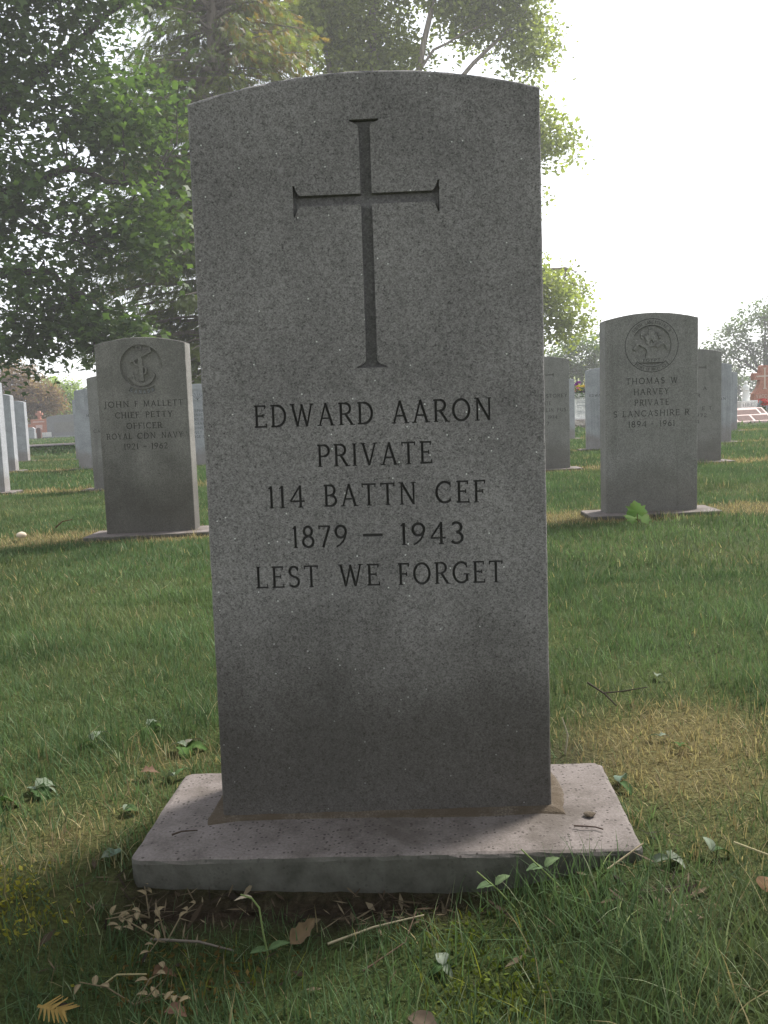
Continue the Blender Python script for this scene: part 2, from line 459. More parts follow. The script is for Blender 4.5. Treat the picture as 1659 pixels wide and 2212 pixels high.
def ribbon_sides(pts, w):
    P = np.array(pts, float)
    closed = np.allclose(P[0], P[-1]) and len(P) > 3
    if closed: P = P[:-1]
    if closed: T = np.roll(P, -1, 0) - np.roll(P, 1, 0)
    else: T = np.gradient(P, axis=0)
    T /= np.maximum(np.linalg.norm(T, axis=1)[:, None], 1e-9)
    N = np.stack([-T[:, 1], T[:, 0]], 1)
    return P + N * w / 2, P - N * w / 2, closed
def ribbons_prism(strokes, y0, y1, V=None, F=None):
    """closed prisms, local x right, z up, y into the stone"""
    V = [] if V is None else V; F = [] if F is None else F
    for pts, w in strokes:
        A, B, closed = ribbon_sides(pts, w)
        n = len(A); b = len(V)
        for a, c in zip(A, B):
            V += [(a[0], y0, a[1]), (c[0], y0, c[1]), (a[0], y1, a[1]), (c[0], y1, c[1])]
        for i in range(n if closed else n - 1):
            p = b + 4 * i; q = b + 4 * ((i + 1) % n)
            F += [(p, q, q + 1, p + 1), (p + 2, p + 3, q + 3, q + 2), (p, p + 2, q + 2, q), (p + 1, q + 1, q + 3, p + 3)]
        if not closed:
            e = b + 4 * (n - 1)
            F += [(b, b + 1, b + 3, b + 2), (e, e + 2, e + 3, e + 1)]
    return V, F
def poly_prism(poly, y0, y1, V=None, F=None):
    V = [] if V is None else V; F = [] if F is None else F
    n = len(poly); b = len(V)
    V += [(x, y0, z) for x, z in poly] + [(x, y1, z) for x, z in poly]
    F += [tuple(b + i for i in range(n)), tuple(b + n + i for i in reversed(range(n)))]
    F += [(b + i, b + n + i, b + n + (i + 1) % n, b + (i + 1) % n) for i in range(n)]
    return V, F
def pyd(name, V, F):
    me = bpy.data.meshes.new(name)
    me.from_pydata(V, [], F)
    bm = bmesh.new(); bm.from_mesh(me)
    bmesh.ops.recalc_face_normals(bm, faces=bm.faces)
    bm.to_mesh(me); bm.free(); me.update()
    return me
def flat_strokes(name, strokes, y, mat, parent, jitter=.00002):
    V, F = [], []
    for k, (pts, w) in enumerate(strokes):
        A, B, closed = ribbon_sides(pts, w)
        n = len(A); b = len(V); yy = y - (k % 9) * jitter
        for a, c in zip(A, B): V += [(a[0], yy, a[1]), (c[0], yy, c[1])]
        for i in range(n if closed else n - 1):
            p = b + 2 * i; q = b + 2 * ((i + 1) % n)
            F.append((p, p + 1, q + 1, q))
    me = bpy.data.meshes.new(name); me.from_pydata(V, [], F); me.update()
    return link(name, me, mat, parent)
def boolean(me, cut, op='DIFFERENCE'):
    a = link('tmp_a', me); b = link('tmp_b', cut)
    md = a.modifiers.new('b', 'BOOLEAN'); md.operation = op; md.object = b; md.solver = 'EXACT'; md.use_self = True
    dg = bpy.context.evaluated_depsgraph_get()
    res = bpy.data.meshes.new_from_object(a.evaluated_get(dg))
    bpy.data.objects.remove(a); bpy.data.objects.remove(b)
    return res

# ------------------------------------------------------------------ headstones
SW, SHT, ARC, ST_T = .38, .80, .026, .10
def tablet_mesh(name, seed, bev=.003, rough=.0006, step=.02, thick=ST_T, top_chip=0.0):
    r = random.Random(seed)
    w, h = SW / 2, SHT
    Rr = (w * w + ARC * ARC) / (2 * ARC)
    pts = []
    def seg(a, b):
        n = max(1, int(math.dist(a, b) / step))
        for i in range(n): pts.append((a[0] + (b[0] - a[0]) * i / n, a[1] + (b[1] - a[1]) * i / n))
    seg((-w, -.03), (w, -.03)); seg((w, -.03), (w, h))
    n = int(.4 / step) + 2; a0 = math.asin(w / Rr)
    for i in range(n):
        a = a0 - 2 * a0 * i / n
        pts.append((Rr * math.sin(a), h + ARC - Rr + Rr * math.cos(a)))
    seg((-w, h), (-w, -.03))
    V, F = [], []
    loops = []
    m = len(pts)
    P = np.array(pts); C = np.array([0, .4])
    T = np.roll(P, -1, 0) - np.roll(P, 1, 0); T /= np.linalg.norm(T, axis=1)[:, None]
    N = np.stack([-T[:, 1], T[:, 0]], 1)
    for (y, inset, ro) in ((0, bev, .6), (bev * .35, bev * .35, 1), (bev, 0, .7), (thick - bev, 0, .7), (thick, bev, .6)):
        b = len(V); loops.append(b)
        for i in range(m):
            chip = 0
            if top_chip and pts[i][1] > h - .005 and pts[i][0] < -.06: chip = r.random() ** 3 * top_chip
            q = P[i] + N[i] * (inset + chip + r.uniform(-rough, rough) * ro)
            V.append((q[0], y + (r.uniform(-rough, rough) * .8 if 0 < y < thick else 0), q[1]))
    F.append(tuple(loops[0] + i for i in range(m)))
    for a, b in zip(loops[:-1], loops[1:]):
        F += [(a + i, a + (i + 1) % m, b + (i + 1) % m, b + i) for i in range(m)]
    F.append(tuple(loops[-1] + i for i in reversed(range(m))))
    return pyd(name, V, F)

def slab_mesh(name, w, d, t, seed, round_r=.012, chip=.0):
    r = random.Random(seed)
    pts = []
    for cx, cy, a0 in ((w / 2, -d / 2, -90), (w / 2, d / 2, 0), (-w / 2, d / 2, 90), (-w / 2, -d / 2, 180)):
        rr = round_r * r.uniform(.5, 1.6)
        ox, oy = cx - math.copysign(rr, cx), cy - math.copysign(rr, cy)
        for i in range(5):
            a = R(a0 + 90 * i / 4); pts.append((ox + rr * math.cos(a), oy + rr * math.sin(a)))
    Q = []
    for i, p in enumerate(pts):
        q = pts[(i + 1) % len(pts)]
        n = max(1, int(math.dist(p, q) / .016))
        for k in range(n): Q.append((p[0] + (q[0] - p[0]) * k / n, p[1] + (q[1] - p[1]) * k / n))
    P = np.array(Q); m = len(P)
    T = np.roll(P, -1, 0) - np.roll(P, 1, 0); T /= np.linalg.norm(T, axis=1)[:, None]
    N = np.stack([-T[:, 1], T[:, 0]], 1)
    V, F = [], []; loops = []
    for z, ins in ((0, .005), (-.0015, .0016), (-.005, 0), (-t * .5, .0005), (-t, .002)):
        loops.append(len(V))
        for i in range(m):
            c = r.random() ** 6 * chip if z > -.008 else r.random() ** 4 * .002
            q = P[i] + N[i] * (ins + c + r.uniform(-.0006, .0006))
            V.append((q[0], q[1], z + (r.uniform(-.0006, .0006) if z else 0)))
    F.append(tuple(range(m)))
    for a, b in zip(loops[:-1], loops[1:]):
        F += [(a + i, b + i, b + (i + 1) % m, a + (i + 1) % m) for i in range(m)]
    F.append(tuple(loops[-1] + i for i in reversed(range(m))))
    return pyd(name, V, F)

def cross_polys():
    P = [[(-.0050, .7735), (.0072, .7735), (.0072, .512), (-.0050, .512)], [(-.0772, .6975), (.0785, .6975), (.0785, .686), (-.0772, .686)]]
    def flare(cx, z, s, half, wid):   # serif at stem end; s = +1 top
        a = []
        for i in range(7):
            t = i / 6; a.append((cx - half - (wid - half) * t ** 3, z - s * .010 * (1 - t)))
        b = [(2 * cx - x, zz) for x, zz in reversed(a)]
        return a + [(cx - wid, z + s * .0016)] + [(cx + wid, z + s * .0016)] + b
    P.append(flare(.001, .7735, 1, .0055, .0158))
    P.append(flare(.001, .512, -1, .0055, .0162))
    for s, x in ((-1, -.0772), (1, .0785)):
        f = flare(.6917, x, s, .0052, .0165)
        P.append([(zz, xx) for xx, zz in f])
    return P

MAIN_LINES = [
 [('EDWARD', -.1327, .0012), ('AARON', .0211, .1322)],
 [('PRIVATE', -.0637, .0647)],
 [('114', -.1215, -.0788), ('BATTN', -.0583, .0462), ('CEF', .0667, .1229)],
 [('1879', -.096, -.0328), ('~', -.0159, .0073), ('1943', .0258, .0977)],
 [('LEST', -.139, -.067), ('WE', -.0445, .0021), ('FORGET', .0224, .1404)],
]
MAIN_Z = [.4484, .4028, .3579, .3122, .2672]

def main_headstone():
    root = empty('headstone', (MAIN['x'], MAIN['y'], 0), label='large speckled granite headstone with a long carved cross, nearest of all', cat='headstone')
    rotm = Matrix.Rotation(MAIN['yaw'], 4, 'Z') @ Matrix.Rotation(MAIN['lean'], 4, 'X') @ Matrix.Rotation(MAIN['side'], 4, 'Y')
    e = rotm.to_euler()
    me = tablet_mesh('tablet', 3, .003, .0004, .012, ST_T, .003)
    V, F = [], []
    lines = []
    for words, z in zip(MAIN_LINES, MAIN_Z):
        for w, a, b in words:
            ss = word_strokes(w, a, b, z, .0252)
            lines.append(ss)
            ribbons_prism(ss, -.004, .0026, V, F)
    me = boolean(me, pyd('cut', V, F))
    V, F = [], []
    for p in cross_polys(): poly_prism(p, -.006, .008, V, F)
    me = boolean(me, pyd('cut', V, F))
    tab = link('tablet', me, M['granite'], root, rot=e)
    tag(tab, 'grey speckled granite tablet with gently curved top')
    for ss in lines:
        o = flat_strokes('inscription_word', ss, .0024, M['letter'], root); o.rotation_euler = e
    V, F = [], []
    for k, p in enumerate(cross_polys()):
        n = len(V); V += [(x, .0077 - k * .00005, z) for x, z in p]; F.append(tuple(range(n, n + len(p))))
    m2 = bpy.data.meshes.new('carved_cross'); m2.from_pydata(V, [], F)
    o = link('carved_cross', m2, M['granite_cut'], root, rot=e)
    # slab and mortar
    bx, by, byaw, bw, bd = MAIN_BASE
    b = link('base_slab', slab_mesh('base_slab', bw, bd, .075, 5, .010, .002), M['concrete'], root, (bx - MAIN['x'], by - MAIN['y'], 0), (0, 0, byaw))
    tag(b, 'pinkish concrete base slab with pitted top')
    r = random.Random(4)
    ring = []
    for (x0, y0, x1, y1) in ((-.19, -.0, .19, -.0), (.19, 0, .19, .1), (.19, .1, -.19, .1), (-.19, .1, -.19, 0)):
        for i in range(22): ring.append((x0 + (x1 - x0) * i / 22, y0 + (y1 - y0) * i / 22))
    n = len(ring)
    V, F = [], []
    for lev in range(4):
        for i, (x, y) in enumerate(ring):
            ox = math.copysign(1, x) if abs(x) > .185 else 0; oy = (-1 if y < .001 else (1 if y > .099 else 0))
            wd = (.021 if oy == 0 or ox else .014) + .006 * (float(vnoise(i * .22, 3.0, 1.0, 81)) - .5) * 2 + r.uniform(-.0008, .0008)
            if x < -.1 and ox: wd *= 1.1
            k = (0, .3, .75, 1)[lev]
            V.append((x + ox * (wd * k - .002), y + oy * (wd * k - .002), (.0055, .0042, .0016, -.002)[lev] + r.uniform(-.0006, .0006) * (lev < 3)))
    for lev in range(3):
        a, b2 = lev * n, (lev + 1) * n
        F += [(a + i, b2 + i, b2 + (i + 1) % n, a + (i + 1) % n) for i in range(n)]
    mo = link('mortar', pyd('mortar', V, F), M['mortar'], root, rot=(0, 0, MAIN['yaw']))
    HS_BASES.append((bx, by, byaw, bw, bd))
    return root
main_headstone()

def anchor_emblem(root, e, mt):
    zc, Rr = .7055, .0895
    V, F = [], []
    def rib(pts, w, y0, y1): ribbons_prism([(pts, w)], y0, y1, V, F)
    c = lambda x, z: (x, zc + z)
    rib([c(-.004, .062), c(-.001, .02), c(.002, -.062)], .016, .0005, .0086)                    # shank
    rib([c(-.046, .022), c(-.02, .036), c(.02, .054), c(.046, .068)], .016, .001, .0086)       # stock
    rib([c(-.006 + .011 * math.cos(R(a)), .077 + .009 * math.sin(R(a))) for a in range(0, 361, 30)], .005, .002, .0086)
    rib([c(.003 + .052 * math.cos(R(a)), -.018 + .058 * math.sin(R(a))) for a in range(205, 341, 15)], .013, .001, .0086)   # arms
    poly_prism([c(-.06, -.046), c(-.036, -.022), c(-.03, -.052)], .001, .0086, V, F)
    poly_prism([c(.06, -.036), c(.040, -.014), c(.034, -.05)], .001, .0086, V, F)
    rib([c(-.008, .05), c(-.03, .026), c(-.022, .008), c(.006, .0), c(.022, -.01), c(.02, -.026), c(.012, -.034)], .007, .000, .0086)  # cable
    for i in range(6):
        rib([c(.0 + i * .008, .045 + i * .004), c(.004 + i * .008, .062 + i * .0035)], .004, -.0005, .004)
    o = link('emblem', pyd('emblem', V, F), mt, root, rot=e)
    return tag(o, 'fouled anchor carved in relief inside a sunk circle')

def arc_text(text, zc, rad, a_mid, h, step, flip, y0, y1, V, F, w=1.0):
    """letters along an arc; flip -> reads left to right along the bottom"""
    n = len(text)
    for k, ch in enumerate(text):
        t = (k - (n - 1) / 2) * step
        ang = a_mid + (t if flip else -t)
        for pts, sw in GL[ch][1]:
            q = []
            for (x, z) in pts:
                lx = (x - GL[ch][0] / 2) * h * .85; lz = (z - .5) * h
                if flip: a = ang + lx / rad; rr = rad - lz
                else: a = ang - lx / rad; rr = rad + lz
                q.append((rr * math.cos(a), zc + rr * math.sin(a)))
            ribbons_prism([(q, sw * h * w)], y0, y1, V, F)

def feathers_emblem(root, e, mt, ml):
    zc = .6925
    V, F = [], []
    c = lambda x, z: (x, zc + z)
    rib = lambda pts, w, y0=-.0005, y1=.0046: ribbons_prism([(pts, w)], y0, y1, V, F)
    def blob(cx, cz, rx, rz, rot=0, y0=-.0004, y1=.0046, n=12):
        q = []
        for i in range(n):
            a = 2 * math.pi * i / n; x, z = rx * math.cos(a), rz * math.sin(a)
            q.append(c(cx + x * math.cos(rot) - z * math.sin(rot), cz + x * math.sin(rot) + z * math.cos(rot)))
        poly_prism(q, y0, y1, V, F)
    # three plumes and coronet
    blob(0, .048, .012, .026); blob(-.006, .070, .007, .006); blob(.006, .070, .007, .006)
    for s in (-1, 1):
        blob(s * .018, .034, .010, .022, -s * .5); blob(s * .031, .046, .014, .012, 0)
        blob(s * .036, .036, .007, .009)
    rib([c(-.022, .016), c(-.013, .008), c(0, .006), c(.013, .008), c(.022, .016)], .006)
    rib([c(-.016, .0), c(.016, .0)], .006)
    for s in (-1, 0, 1): blob(s * .012, .013, .003, .006)
    # scrolls
    for s in (-1, 1):
        rib([c(s * .020, -.004), c(s * .036, .001), c(s * .046, .010), c(s * .058, .006), c(s * .064, -.006)], .011)
        rib([c(s * .064, -.006), c(s * .070, -.016)], .013)
    # sphinx on the tablet
    poly_prism([c(-.022, -.010), c(-.012, -.008), c(-.008, -.020), c(.010, -.024), c(.018, -.034), c(.038, -.042), c(.040, -.050), c(-.024, -.050), c(-.016, -.036)], -.0006, .0046, V, F)
    blob(-.015, -.010, .009, .010); rib([c(-.020, -.030), c(-.020, -.048)], .005, -.001)
    poly_prism([c(-.048, -.050), c(.047, -.050), c(.047, -.068), c(-.048, -.068)], -.0004, .0046, V, F)
    rib([c(-.062, -.046), c(-.052, -.060), c(-.048, -.058)], .006); rib([c(.062, -.046), c(.052, -.060), c(.047, -.058)], .006)
    # laurel wreath both sides
    for s in (-1, 1):
        for k in range(8):
            a = R(-38 + k * 11)
            for rr, tw in ((.086, .35), (.098, -.2)):
                blob(s * rr * math.cos(a), rr * math.sin(a), .0045, .013, s * (a - R(2)) + s * tw, -.0002 - .0001 * (k % 3), .003, 8)
    o = link('emblem', pyd('emblem', V, F), mt, root, rot=e)
    tag(o, 'three plumes, coronet and sphinx carved in relief within a laurel wreath')
    # engraved outlines and lettering of the bands
    ss = []
    for rr, a0, a1 in ((.1085, 35, 145), (.082, 30, 150), (.107, 228, 312), (.086, 226, 314), (.108, 145, 228), (.108, -48, 35)):
        ss.append(([(rr * math.cos(R(a)), zc + rr * math.sin(R(a))) for a in np.linspace(a0, a1, 22)], .0024))
    for a in (228, 312): ss.append(([(rr * math.cos(R(a)), zc + rr * math.sin(R(a))) for rr in (.086, .107)], .0022))
    ss.append(([c(-.048, -.0695), c(.047, -.0695)], .002))
    flat_strokes('emblem_band', ss, -.0003, ml, o)
    def letters():
        link('emblem_lettering', pyd('emblem_lettering', V2, F2), ml, o)
        return [], []
    V2, F2 = [], []
    arc_text('SOUTH LANCASHIRE R', zc, .095, R(90), .0135, R(6.1), False, -.0006, .002, V2, F2, .8)
    V2, F2 = letters()
    arc_text('PRINCE OF WALES VOLS', zc, .0965, R(270), .0115, R(4.25), True, -.0006, .002, V2, F2, .8)
    V2, F2 = letters()
    for pts, w in word_strokes('EGYPT', -.036, .036, zc - .065, .012): ribbons_prism([(pts, w)], -.001, .002, V2, F2)
    letters()

MAL = [(.5372, [('JOHN', -.166, -.0587), ('F', -.0359, -.022), ('MALLETT', .0017, .1695)]), (.4912, [('CHIEF', -.121, -.0196), ('PETTY', .0071, .1224)]),
       (.445, [('OFFICER', -.076, .0752)]), (.4025, [('ROYAL', -.163, -.0552), ('CDN', -.0328, .046), ('NAVY', .0698, .161)]), (.358, [('1921', -.0925, -.0313), ('-', -.010, .006), ('1962', .0246, .0937)])]
HAR = [(.5375, [('THOMAS', -.106, .0547), ('W', .0777, .1075)]), (.493, [('HARVEY', -.0733, .0724)]), (.449, [('PRIVATE', -.0704, .0725)]),
       (.4042, [('S', -.157, -.1401), ('LANCASHIRE', -.1201, .1162), ('R', .1366, .1556)]), (.3605, [('1894', -.0965, -.02), ('-', -.004, .010), ('1961', .0332, .0959)])]

def rest_slab(root, seed, w=.54, d=.227, dx=0.0):
    HS_BASES.append((root.location.x + dx, root.location.y + .03, root.rotation_euler.z, w, d))
    return link('base_slab', SLABS[seed % 3], M['concrete'], root, (dx, .03, float(zg(root.location.x, root.location.y - .08)) + .017 - root.location.z))
SLABS = [slab_mesh('base_slab', .54, .227, .07, 20 + i) for i in range(3)]

def headstone(loc, yaw, lean, side, label, lines, emblem=None, mat='granite_fine', lmat='letter_soft', seed=1, carve=False, group=None, h=.025):
    root = empty('headstone', loc, (0, 0, yaw), label, 'headstone', group)
    e = (Matrix.Rotation(lean, 4, 'X') @ Matrix.Rotation(side, 4, 'Y')).to_euler()
    me = tablet_mesh('tablet', seed, .003, .0006, .022)
    Ls = []
    for z, words in lines:
        for w, a, b in words: Ls.append(word_strokes(w, a, b, z, h))
    if carve:
        V, F = [], []
        for ss in Ls: ribbons_prism(ss, -.003, .0022, V, F)
        me = boolean(me, pyd('cut', V, F))
    if emblem == 'anchor':
        V, F = [], []
        poly_prism([(.002 + .0895 * math.cos(2 * math.pi * i / 48), .7055 + .0895 * math.sin(2 * math.pi * i / 48)) for i in range(48)], -.004, .0085, V, F)
        band = [(.112 * math.cos(R(a)), .7055 + .118 * math.sin(R(a))) for a in range(240, 301, 6)]
        band += [(.100 * math.cos(R(a)), .7055 + .0955 * math.sin(R(a))) for a in range(302, 237, -6)]
        poly_prism(band, -.004, .005, V, F)
        me = boolean(me, pyd('cut', V, F))
    if emblem == 'plumes':
        V, F = [], []
        poly_prism([(.081 * math.cos(2 * math.pi * i / 48), .6925 + .081 * math.sin(2 * math.pi * i / 48)) for i in range(48)], -.004, .0045, V, F)
        me = boolean(me, pyd('cut', V, F))
    if emblem in ('leaf', 'disc'):
        V, F = [], []
        poly_prism([(.082 * math.cos(2 * math.pi * i / 36), .69 + .082 * math.sin(2 * math.pi * i / 36)) for i in range(36)], -.004, .006, V, F)
        me = boolean(me, pyd('cut', V, F))
    if emblem in ('cross', 'cross_low'):
        V, F = [], []
        for p in cross_polys(): poly_prism(p, -.006, .008, V, F)
        me = boolean(me, pyd('cut', V, F))
    link('tablet', me, M[mat], root, rot=e)
    for ss in Ls:
        flat_strokes('inscription_word', ss, .002 if carve else -.0004, M[lmat], root).rotation_euler = e
    if emblem == 'anchor':
        em = anchor_emblem(root, e, M[mat])
        V, F = [], []
        arc_text('CANADA', .7055, .1068, R(270), .0150, R(9.6), True, .0005, .0055, V, F)
        link('emblem_lettering', pyd('emblem_lettering', V, F), M['granite_pale'], em)
    if emblem == 'plumes': feathers_emblem(root, e, M[mat], M[lmat])
    if emblem == 'leaf':
        half = [(0, .072), (.012, .05), (.024, .056), (.022, .024), (.044, .042), (.048, .028), (.068, .030), (.06, .012), (.07, .002), (.036, -.026), (.040, -.038), (.006, -.032), (.004, -.068)]
        poly = [(x, .69 + z) for x, z in half] + [(-x, .69 + z) for x, z in reversed(half[1:])]
        V, F = poly_prism(poly, -.0005, .0065)
        o = link('emblem', pyd('emblem', V, F), M[mat], root, rot=e); tag(o, 'maple leaf carved in a sunk circle')
        ss = [([(0, .69 - .05), (0, .69 + .055)], .003)] + [([(0, .69 - .03), (s * x, .69 + z)], .003) for s in (-1, 1) for x, z in ((.05, .02), (.03, .04))]
        flat_strokes('leaf_vein', ss, -.0009, M[lmat], o)
    if emblem == 'disc':
        V, F = [], []
        for k in range(3):
            ribbons_prism([([(.03 * math.cos(R(a)) * (1 + .3 * k) - .01, .69 + .05 * math.sin(R(a)) * (1 - .2 * k)) for a in range(0, 361, 24)], .009)], -.0003, .0065, V, F)
        ribbons_prism([([(-.05, .64), (.05, .74)], .012), ([(-.05, .73), (.055, .65)], .012)], -.0006, .0065, V, F)
        o = link('emblem', pyd('emblem', V, F), M[mat], root, rot=e); tag(o, 'round regimental badge carved in a sunk circle')
    rest_slab(root, seed)
    return root

headstone((-1.0025, 3.667, .004), -.0022, -.0049, .0154, 'dark granite headstone with a carved anchor badge, left of the nearest stone', MAL, 'anchor', 'granite_dark', 'letter', 11, True)
headstone((1.1223, 3.5853, -.008), -.0259, .0043, .013, 'granite headstone with a carved plumes and wreath badge, maple seedling at its foot', HAR, 'plumes', 'granite_fine', 'letter_soft', 12, True)
G4 = 'war graves in rows across the lawn'
headstone((-1.93, 6.33, .02), .03, 0, .012, 'grey headstone half hidden behind the anchor badge stone', [(.405, [('CA', -.165, -.115)])], None, 'granite_fine', 'letter', 13, group=G4)
headstone((1.19, 6.30, -.01), -.02, 0, .012, 'streaked grey headstone with end of a carved cross arm, right of the nearest stone', [(.53, [('STOREY', .02, .175)]), (.478, [('ATE', -.0, .055)]), (.428, [('BLIN', -.005, .075), ('FUS', .1, .165)]), (.375, [('1974', .03, .10)]), (.33, [('7', .02, .04)])], 'cross', 'granite_fine', 'letter', 14, group=G4)
headstone((2.295, 6.30, -.01), -.03, 0, .012, 'grey headstone directly behind the plumes badge stone, its right half showing', [(.53, [('RT', -.025, .02), ('A', .055, .085)]), (.478, [('ER', -.02, .04)]), (.428, [('TE', -.02, .02)]), (.385, [('T', .0, .02), ('E', .05, .07), ('T', .1, .12)]), (.335, [('1972', -.01, .085)]), (.29, [('74', -.01, .03)])], 'cross', 'granite_fine', 'letter', 15, group=G4)
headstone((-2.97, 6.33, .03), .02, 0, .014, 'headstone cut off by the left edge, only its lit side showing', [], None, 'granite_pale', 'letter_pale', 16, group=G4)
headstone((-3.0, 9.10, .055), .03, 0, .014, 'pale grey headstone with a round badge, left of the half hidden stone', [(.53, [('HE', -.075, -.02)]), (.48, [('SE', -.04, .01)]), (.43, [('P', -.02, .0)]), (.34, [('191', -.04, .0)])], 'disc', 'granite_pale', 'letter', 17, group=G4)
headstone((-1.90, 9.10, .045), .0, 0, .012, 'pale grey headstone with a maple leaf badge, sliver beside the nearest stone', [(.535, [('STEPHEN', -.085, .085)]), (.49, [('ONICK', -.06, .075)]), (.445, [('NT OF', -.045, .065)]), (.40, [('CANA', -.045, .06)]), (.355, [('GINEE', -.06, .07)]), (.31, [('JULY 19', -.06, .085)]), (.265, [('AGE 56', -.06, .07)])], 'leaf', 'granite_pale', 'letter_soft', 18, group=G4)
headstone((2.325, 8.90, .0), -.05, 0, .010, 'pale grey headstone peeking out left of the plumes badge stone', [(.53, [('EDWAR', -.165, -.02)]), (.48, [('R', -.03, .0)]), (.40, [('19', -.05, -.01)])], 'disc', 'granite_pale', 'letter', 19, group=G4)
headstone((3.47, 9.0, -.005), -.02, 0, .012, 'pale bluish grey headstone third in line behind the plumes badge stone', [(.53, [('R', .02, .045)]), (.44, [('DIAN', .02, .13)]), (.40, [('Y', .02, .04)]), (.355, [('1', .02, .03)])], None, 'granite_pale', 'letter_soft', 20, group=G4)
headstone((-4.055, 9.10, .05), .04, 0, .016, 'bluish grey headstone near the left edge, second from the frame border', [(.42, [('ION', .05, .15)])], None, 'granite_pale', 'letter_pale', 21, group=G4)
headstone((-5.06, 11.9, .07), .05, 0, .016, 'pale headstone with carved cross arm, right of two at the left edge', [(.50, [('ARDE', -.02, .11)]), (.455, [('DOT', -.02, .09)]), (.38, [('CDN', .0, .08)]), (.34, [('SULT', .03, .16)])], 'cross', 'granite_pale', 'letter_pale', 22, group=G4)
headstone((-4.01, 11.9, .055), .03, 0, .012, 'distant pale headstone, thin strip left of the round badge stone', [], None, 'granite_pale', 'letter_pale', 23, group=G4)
headstone((2.47, 11.8, .0), -.03, 0, .012, 'distant pale headstone with rusty foot, sliver beside the flowers', [], None, 'granite_pale', 'letter_pale', 24, group=G4)
headstone((4.69, 11.8, -.015), -.02, 0, .012, 'most distant pale headstone, beside the white statue', [(.44, [('TE', .03, .08)])], None, 'granite_pale', 'letter_soft', 25, group=G4)

# ------------------------------------------------------------------ civilian monuments, left background
def part(root, name, bm, mat, label=None, smooth=False):
    o = link(name, bm_mesh(name, bm, smooth), mat, root)
    if label: o['label'] = label
    return o
def lettering(root, word, x0, x1, z, h, y, mat, name='lettering'):
    return flat_strokes(name, word_strokes(word, x0, x1, z, h), y, mat, root, .0005)

r1 = empty('cross_monument', (-17.62, 45, .05), label='orange red granite monument topped by a cross, left background', cat='monument')
part(r1, 'plinth', box_bm(-.62, .62, -.22, .3, -.06, .34, .02), M['marble'])
part(r1, 'block', box_bm(-.42, .42, -.12, .22, .34, 1.03, .02), M['red_granite'])
part(r1, 'shoulder', box_bm(-.72, -.425, -.1, .2, .34, .80, .02), M['red_granite'])
bmc = box_bm(-.075, .075, -.02, .12, 1.03, 1.46, .012); box_bm(-.185, .185, -.022, .122, 1.235, 1.355, .012, 2, bmc)
part(r1, 'cross', bmc, M['red_granite'])
flat_strokes('worn_lettering', [([(-.3, .9), (.3, .9)], .05)], -.124, M['pink_granite'], r1)
part(r1, 'plaque', box_bm(-.17, .17, -.135, -.1, .5, .74, .006), M['pink_granite'])
r2 = empty('granite_monument', (-16.3, 45, -.02), label='wide dark grey granite monument on a pale base, left background', cat='monument')
bmx = bmesh.new()
prof = [(-.93, .18), (.93, .18), (.90, 1.14)] + [(.90 * math.cos(math.pi * i / 10), 1.14 + .14 * math.sin(math.pi * i / 10)) for i in range(1, 10)] + [(-.90, 1.14)]
V, F = poly_prism(prof, -.14, .14)
link('tablet', pyd('tablet', V, F), M['far_grey'], r2)
part(r2, 'base', box_bm(-1.12, 1.12, -.28, .28, -.05, .18, .015), M['granite_pale'])
lettering(r2, 'JANS', -.3, .3, 1.03, .13, -.144, M['letter_pale'])
part(r2, 'panel', box_bm(-.55, .55, -.148, -.135, .38, .9, .004), M['granite_fine'])
def slant(name, x, y, w, h, mat, label, side=None):
    r = empty(name, (x, y, .0), label=label, cat='gravestone')
    V, F = [], []
    prof = [(-w / 2 * .85, 0), (w / 2 * .85, 0), (w / 2, h * .9), (w / 2 * .6, h), (-w / 2 * .6, h), (-w / 2, h * .9)]
    poly_prism(prof, -.09, .09, V, F)
    link('tablet', pyd('tablet', V, F), mat, r)
    part(r, 'base', box_bm(-w * .55, w * .55, -.14, .14, -.05, .03, .01), M['marble'])
    return r
slant('slant_stone', -18.0, 44.0, .42, .66, M['brown_granite'], 'small dark brown gravestone left of the white one, left background')
s2 = slant('slant_stone', -17.62, 43.7, .50, .68, M['granite_pale'], 'small whitish gravestone in front of the orange monument')
flat_strokes('worn_lettering', [([(-.12, .53), (.13, .53)], .03)], -.094, M['far_grey'], s2)
slant('slant_stone', -17.33, 44.1, .22, .64, M['brown_granite'], 'narrow dark gravestone between the whitish stone and the grey monument')

# ------------------------------------------------------------------ right background: marble family stone with flowers
r3 = empty('marble_monument', (4.18, 18, .0), label='white marble monument on rough rock base, seen between two headstones', cat='monument')
part(r3, 'tablet', box_bm(-.27, .27, -.09, .09, .15, .70, .012), M['marble'])
bmr = box_bm(-.34, .34, -.17, .17, -.05, .15, .03)
bmesh.ops.subdivide_edges(bmr, edges=bmr.edges[:], cuts=4, use_grid_fill=True)
for v in bmr.verts: v.co += Vector((random.uniform(-.012, .012), random.uniform(-.015, .015), random.uniform(-.01, .01)))
part(r3, 'rock_base', bmr, M['rock_base'])
for z, w, a, b, h in ((.575, 'BOLTON', -.13, .13, .045), (.395, 'WALTER', -.085, .085, .022)):
    lettering(r3, w, a, b, z, h, -.0915, M['letter_soft'], 'inscription_word')
for z, a, b in ((.53, -.08, .08), (.495, -.1, .1), (.44, -.085, .085), (.32, -.08, .08), (.285, -.07, .07)):
    flat_strokes('worn_lettering', [([(a, z), (b, z)], .012)], -.0915, M['granite_pale'], r3)

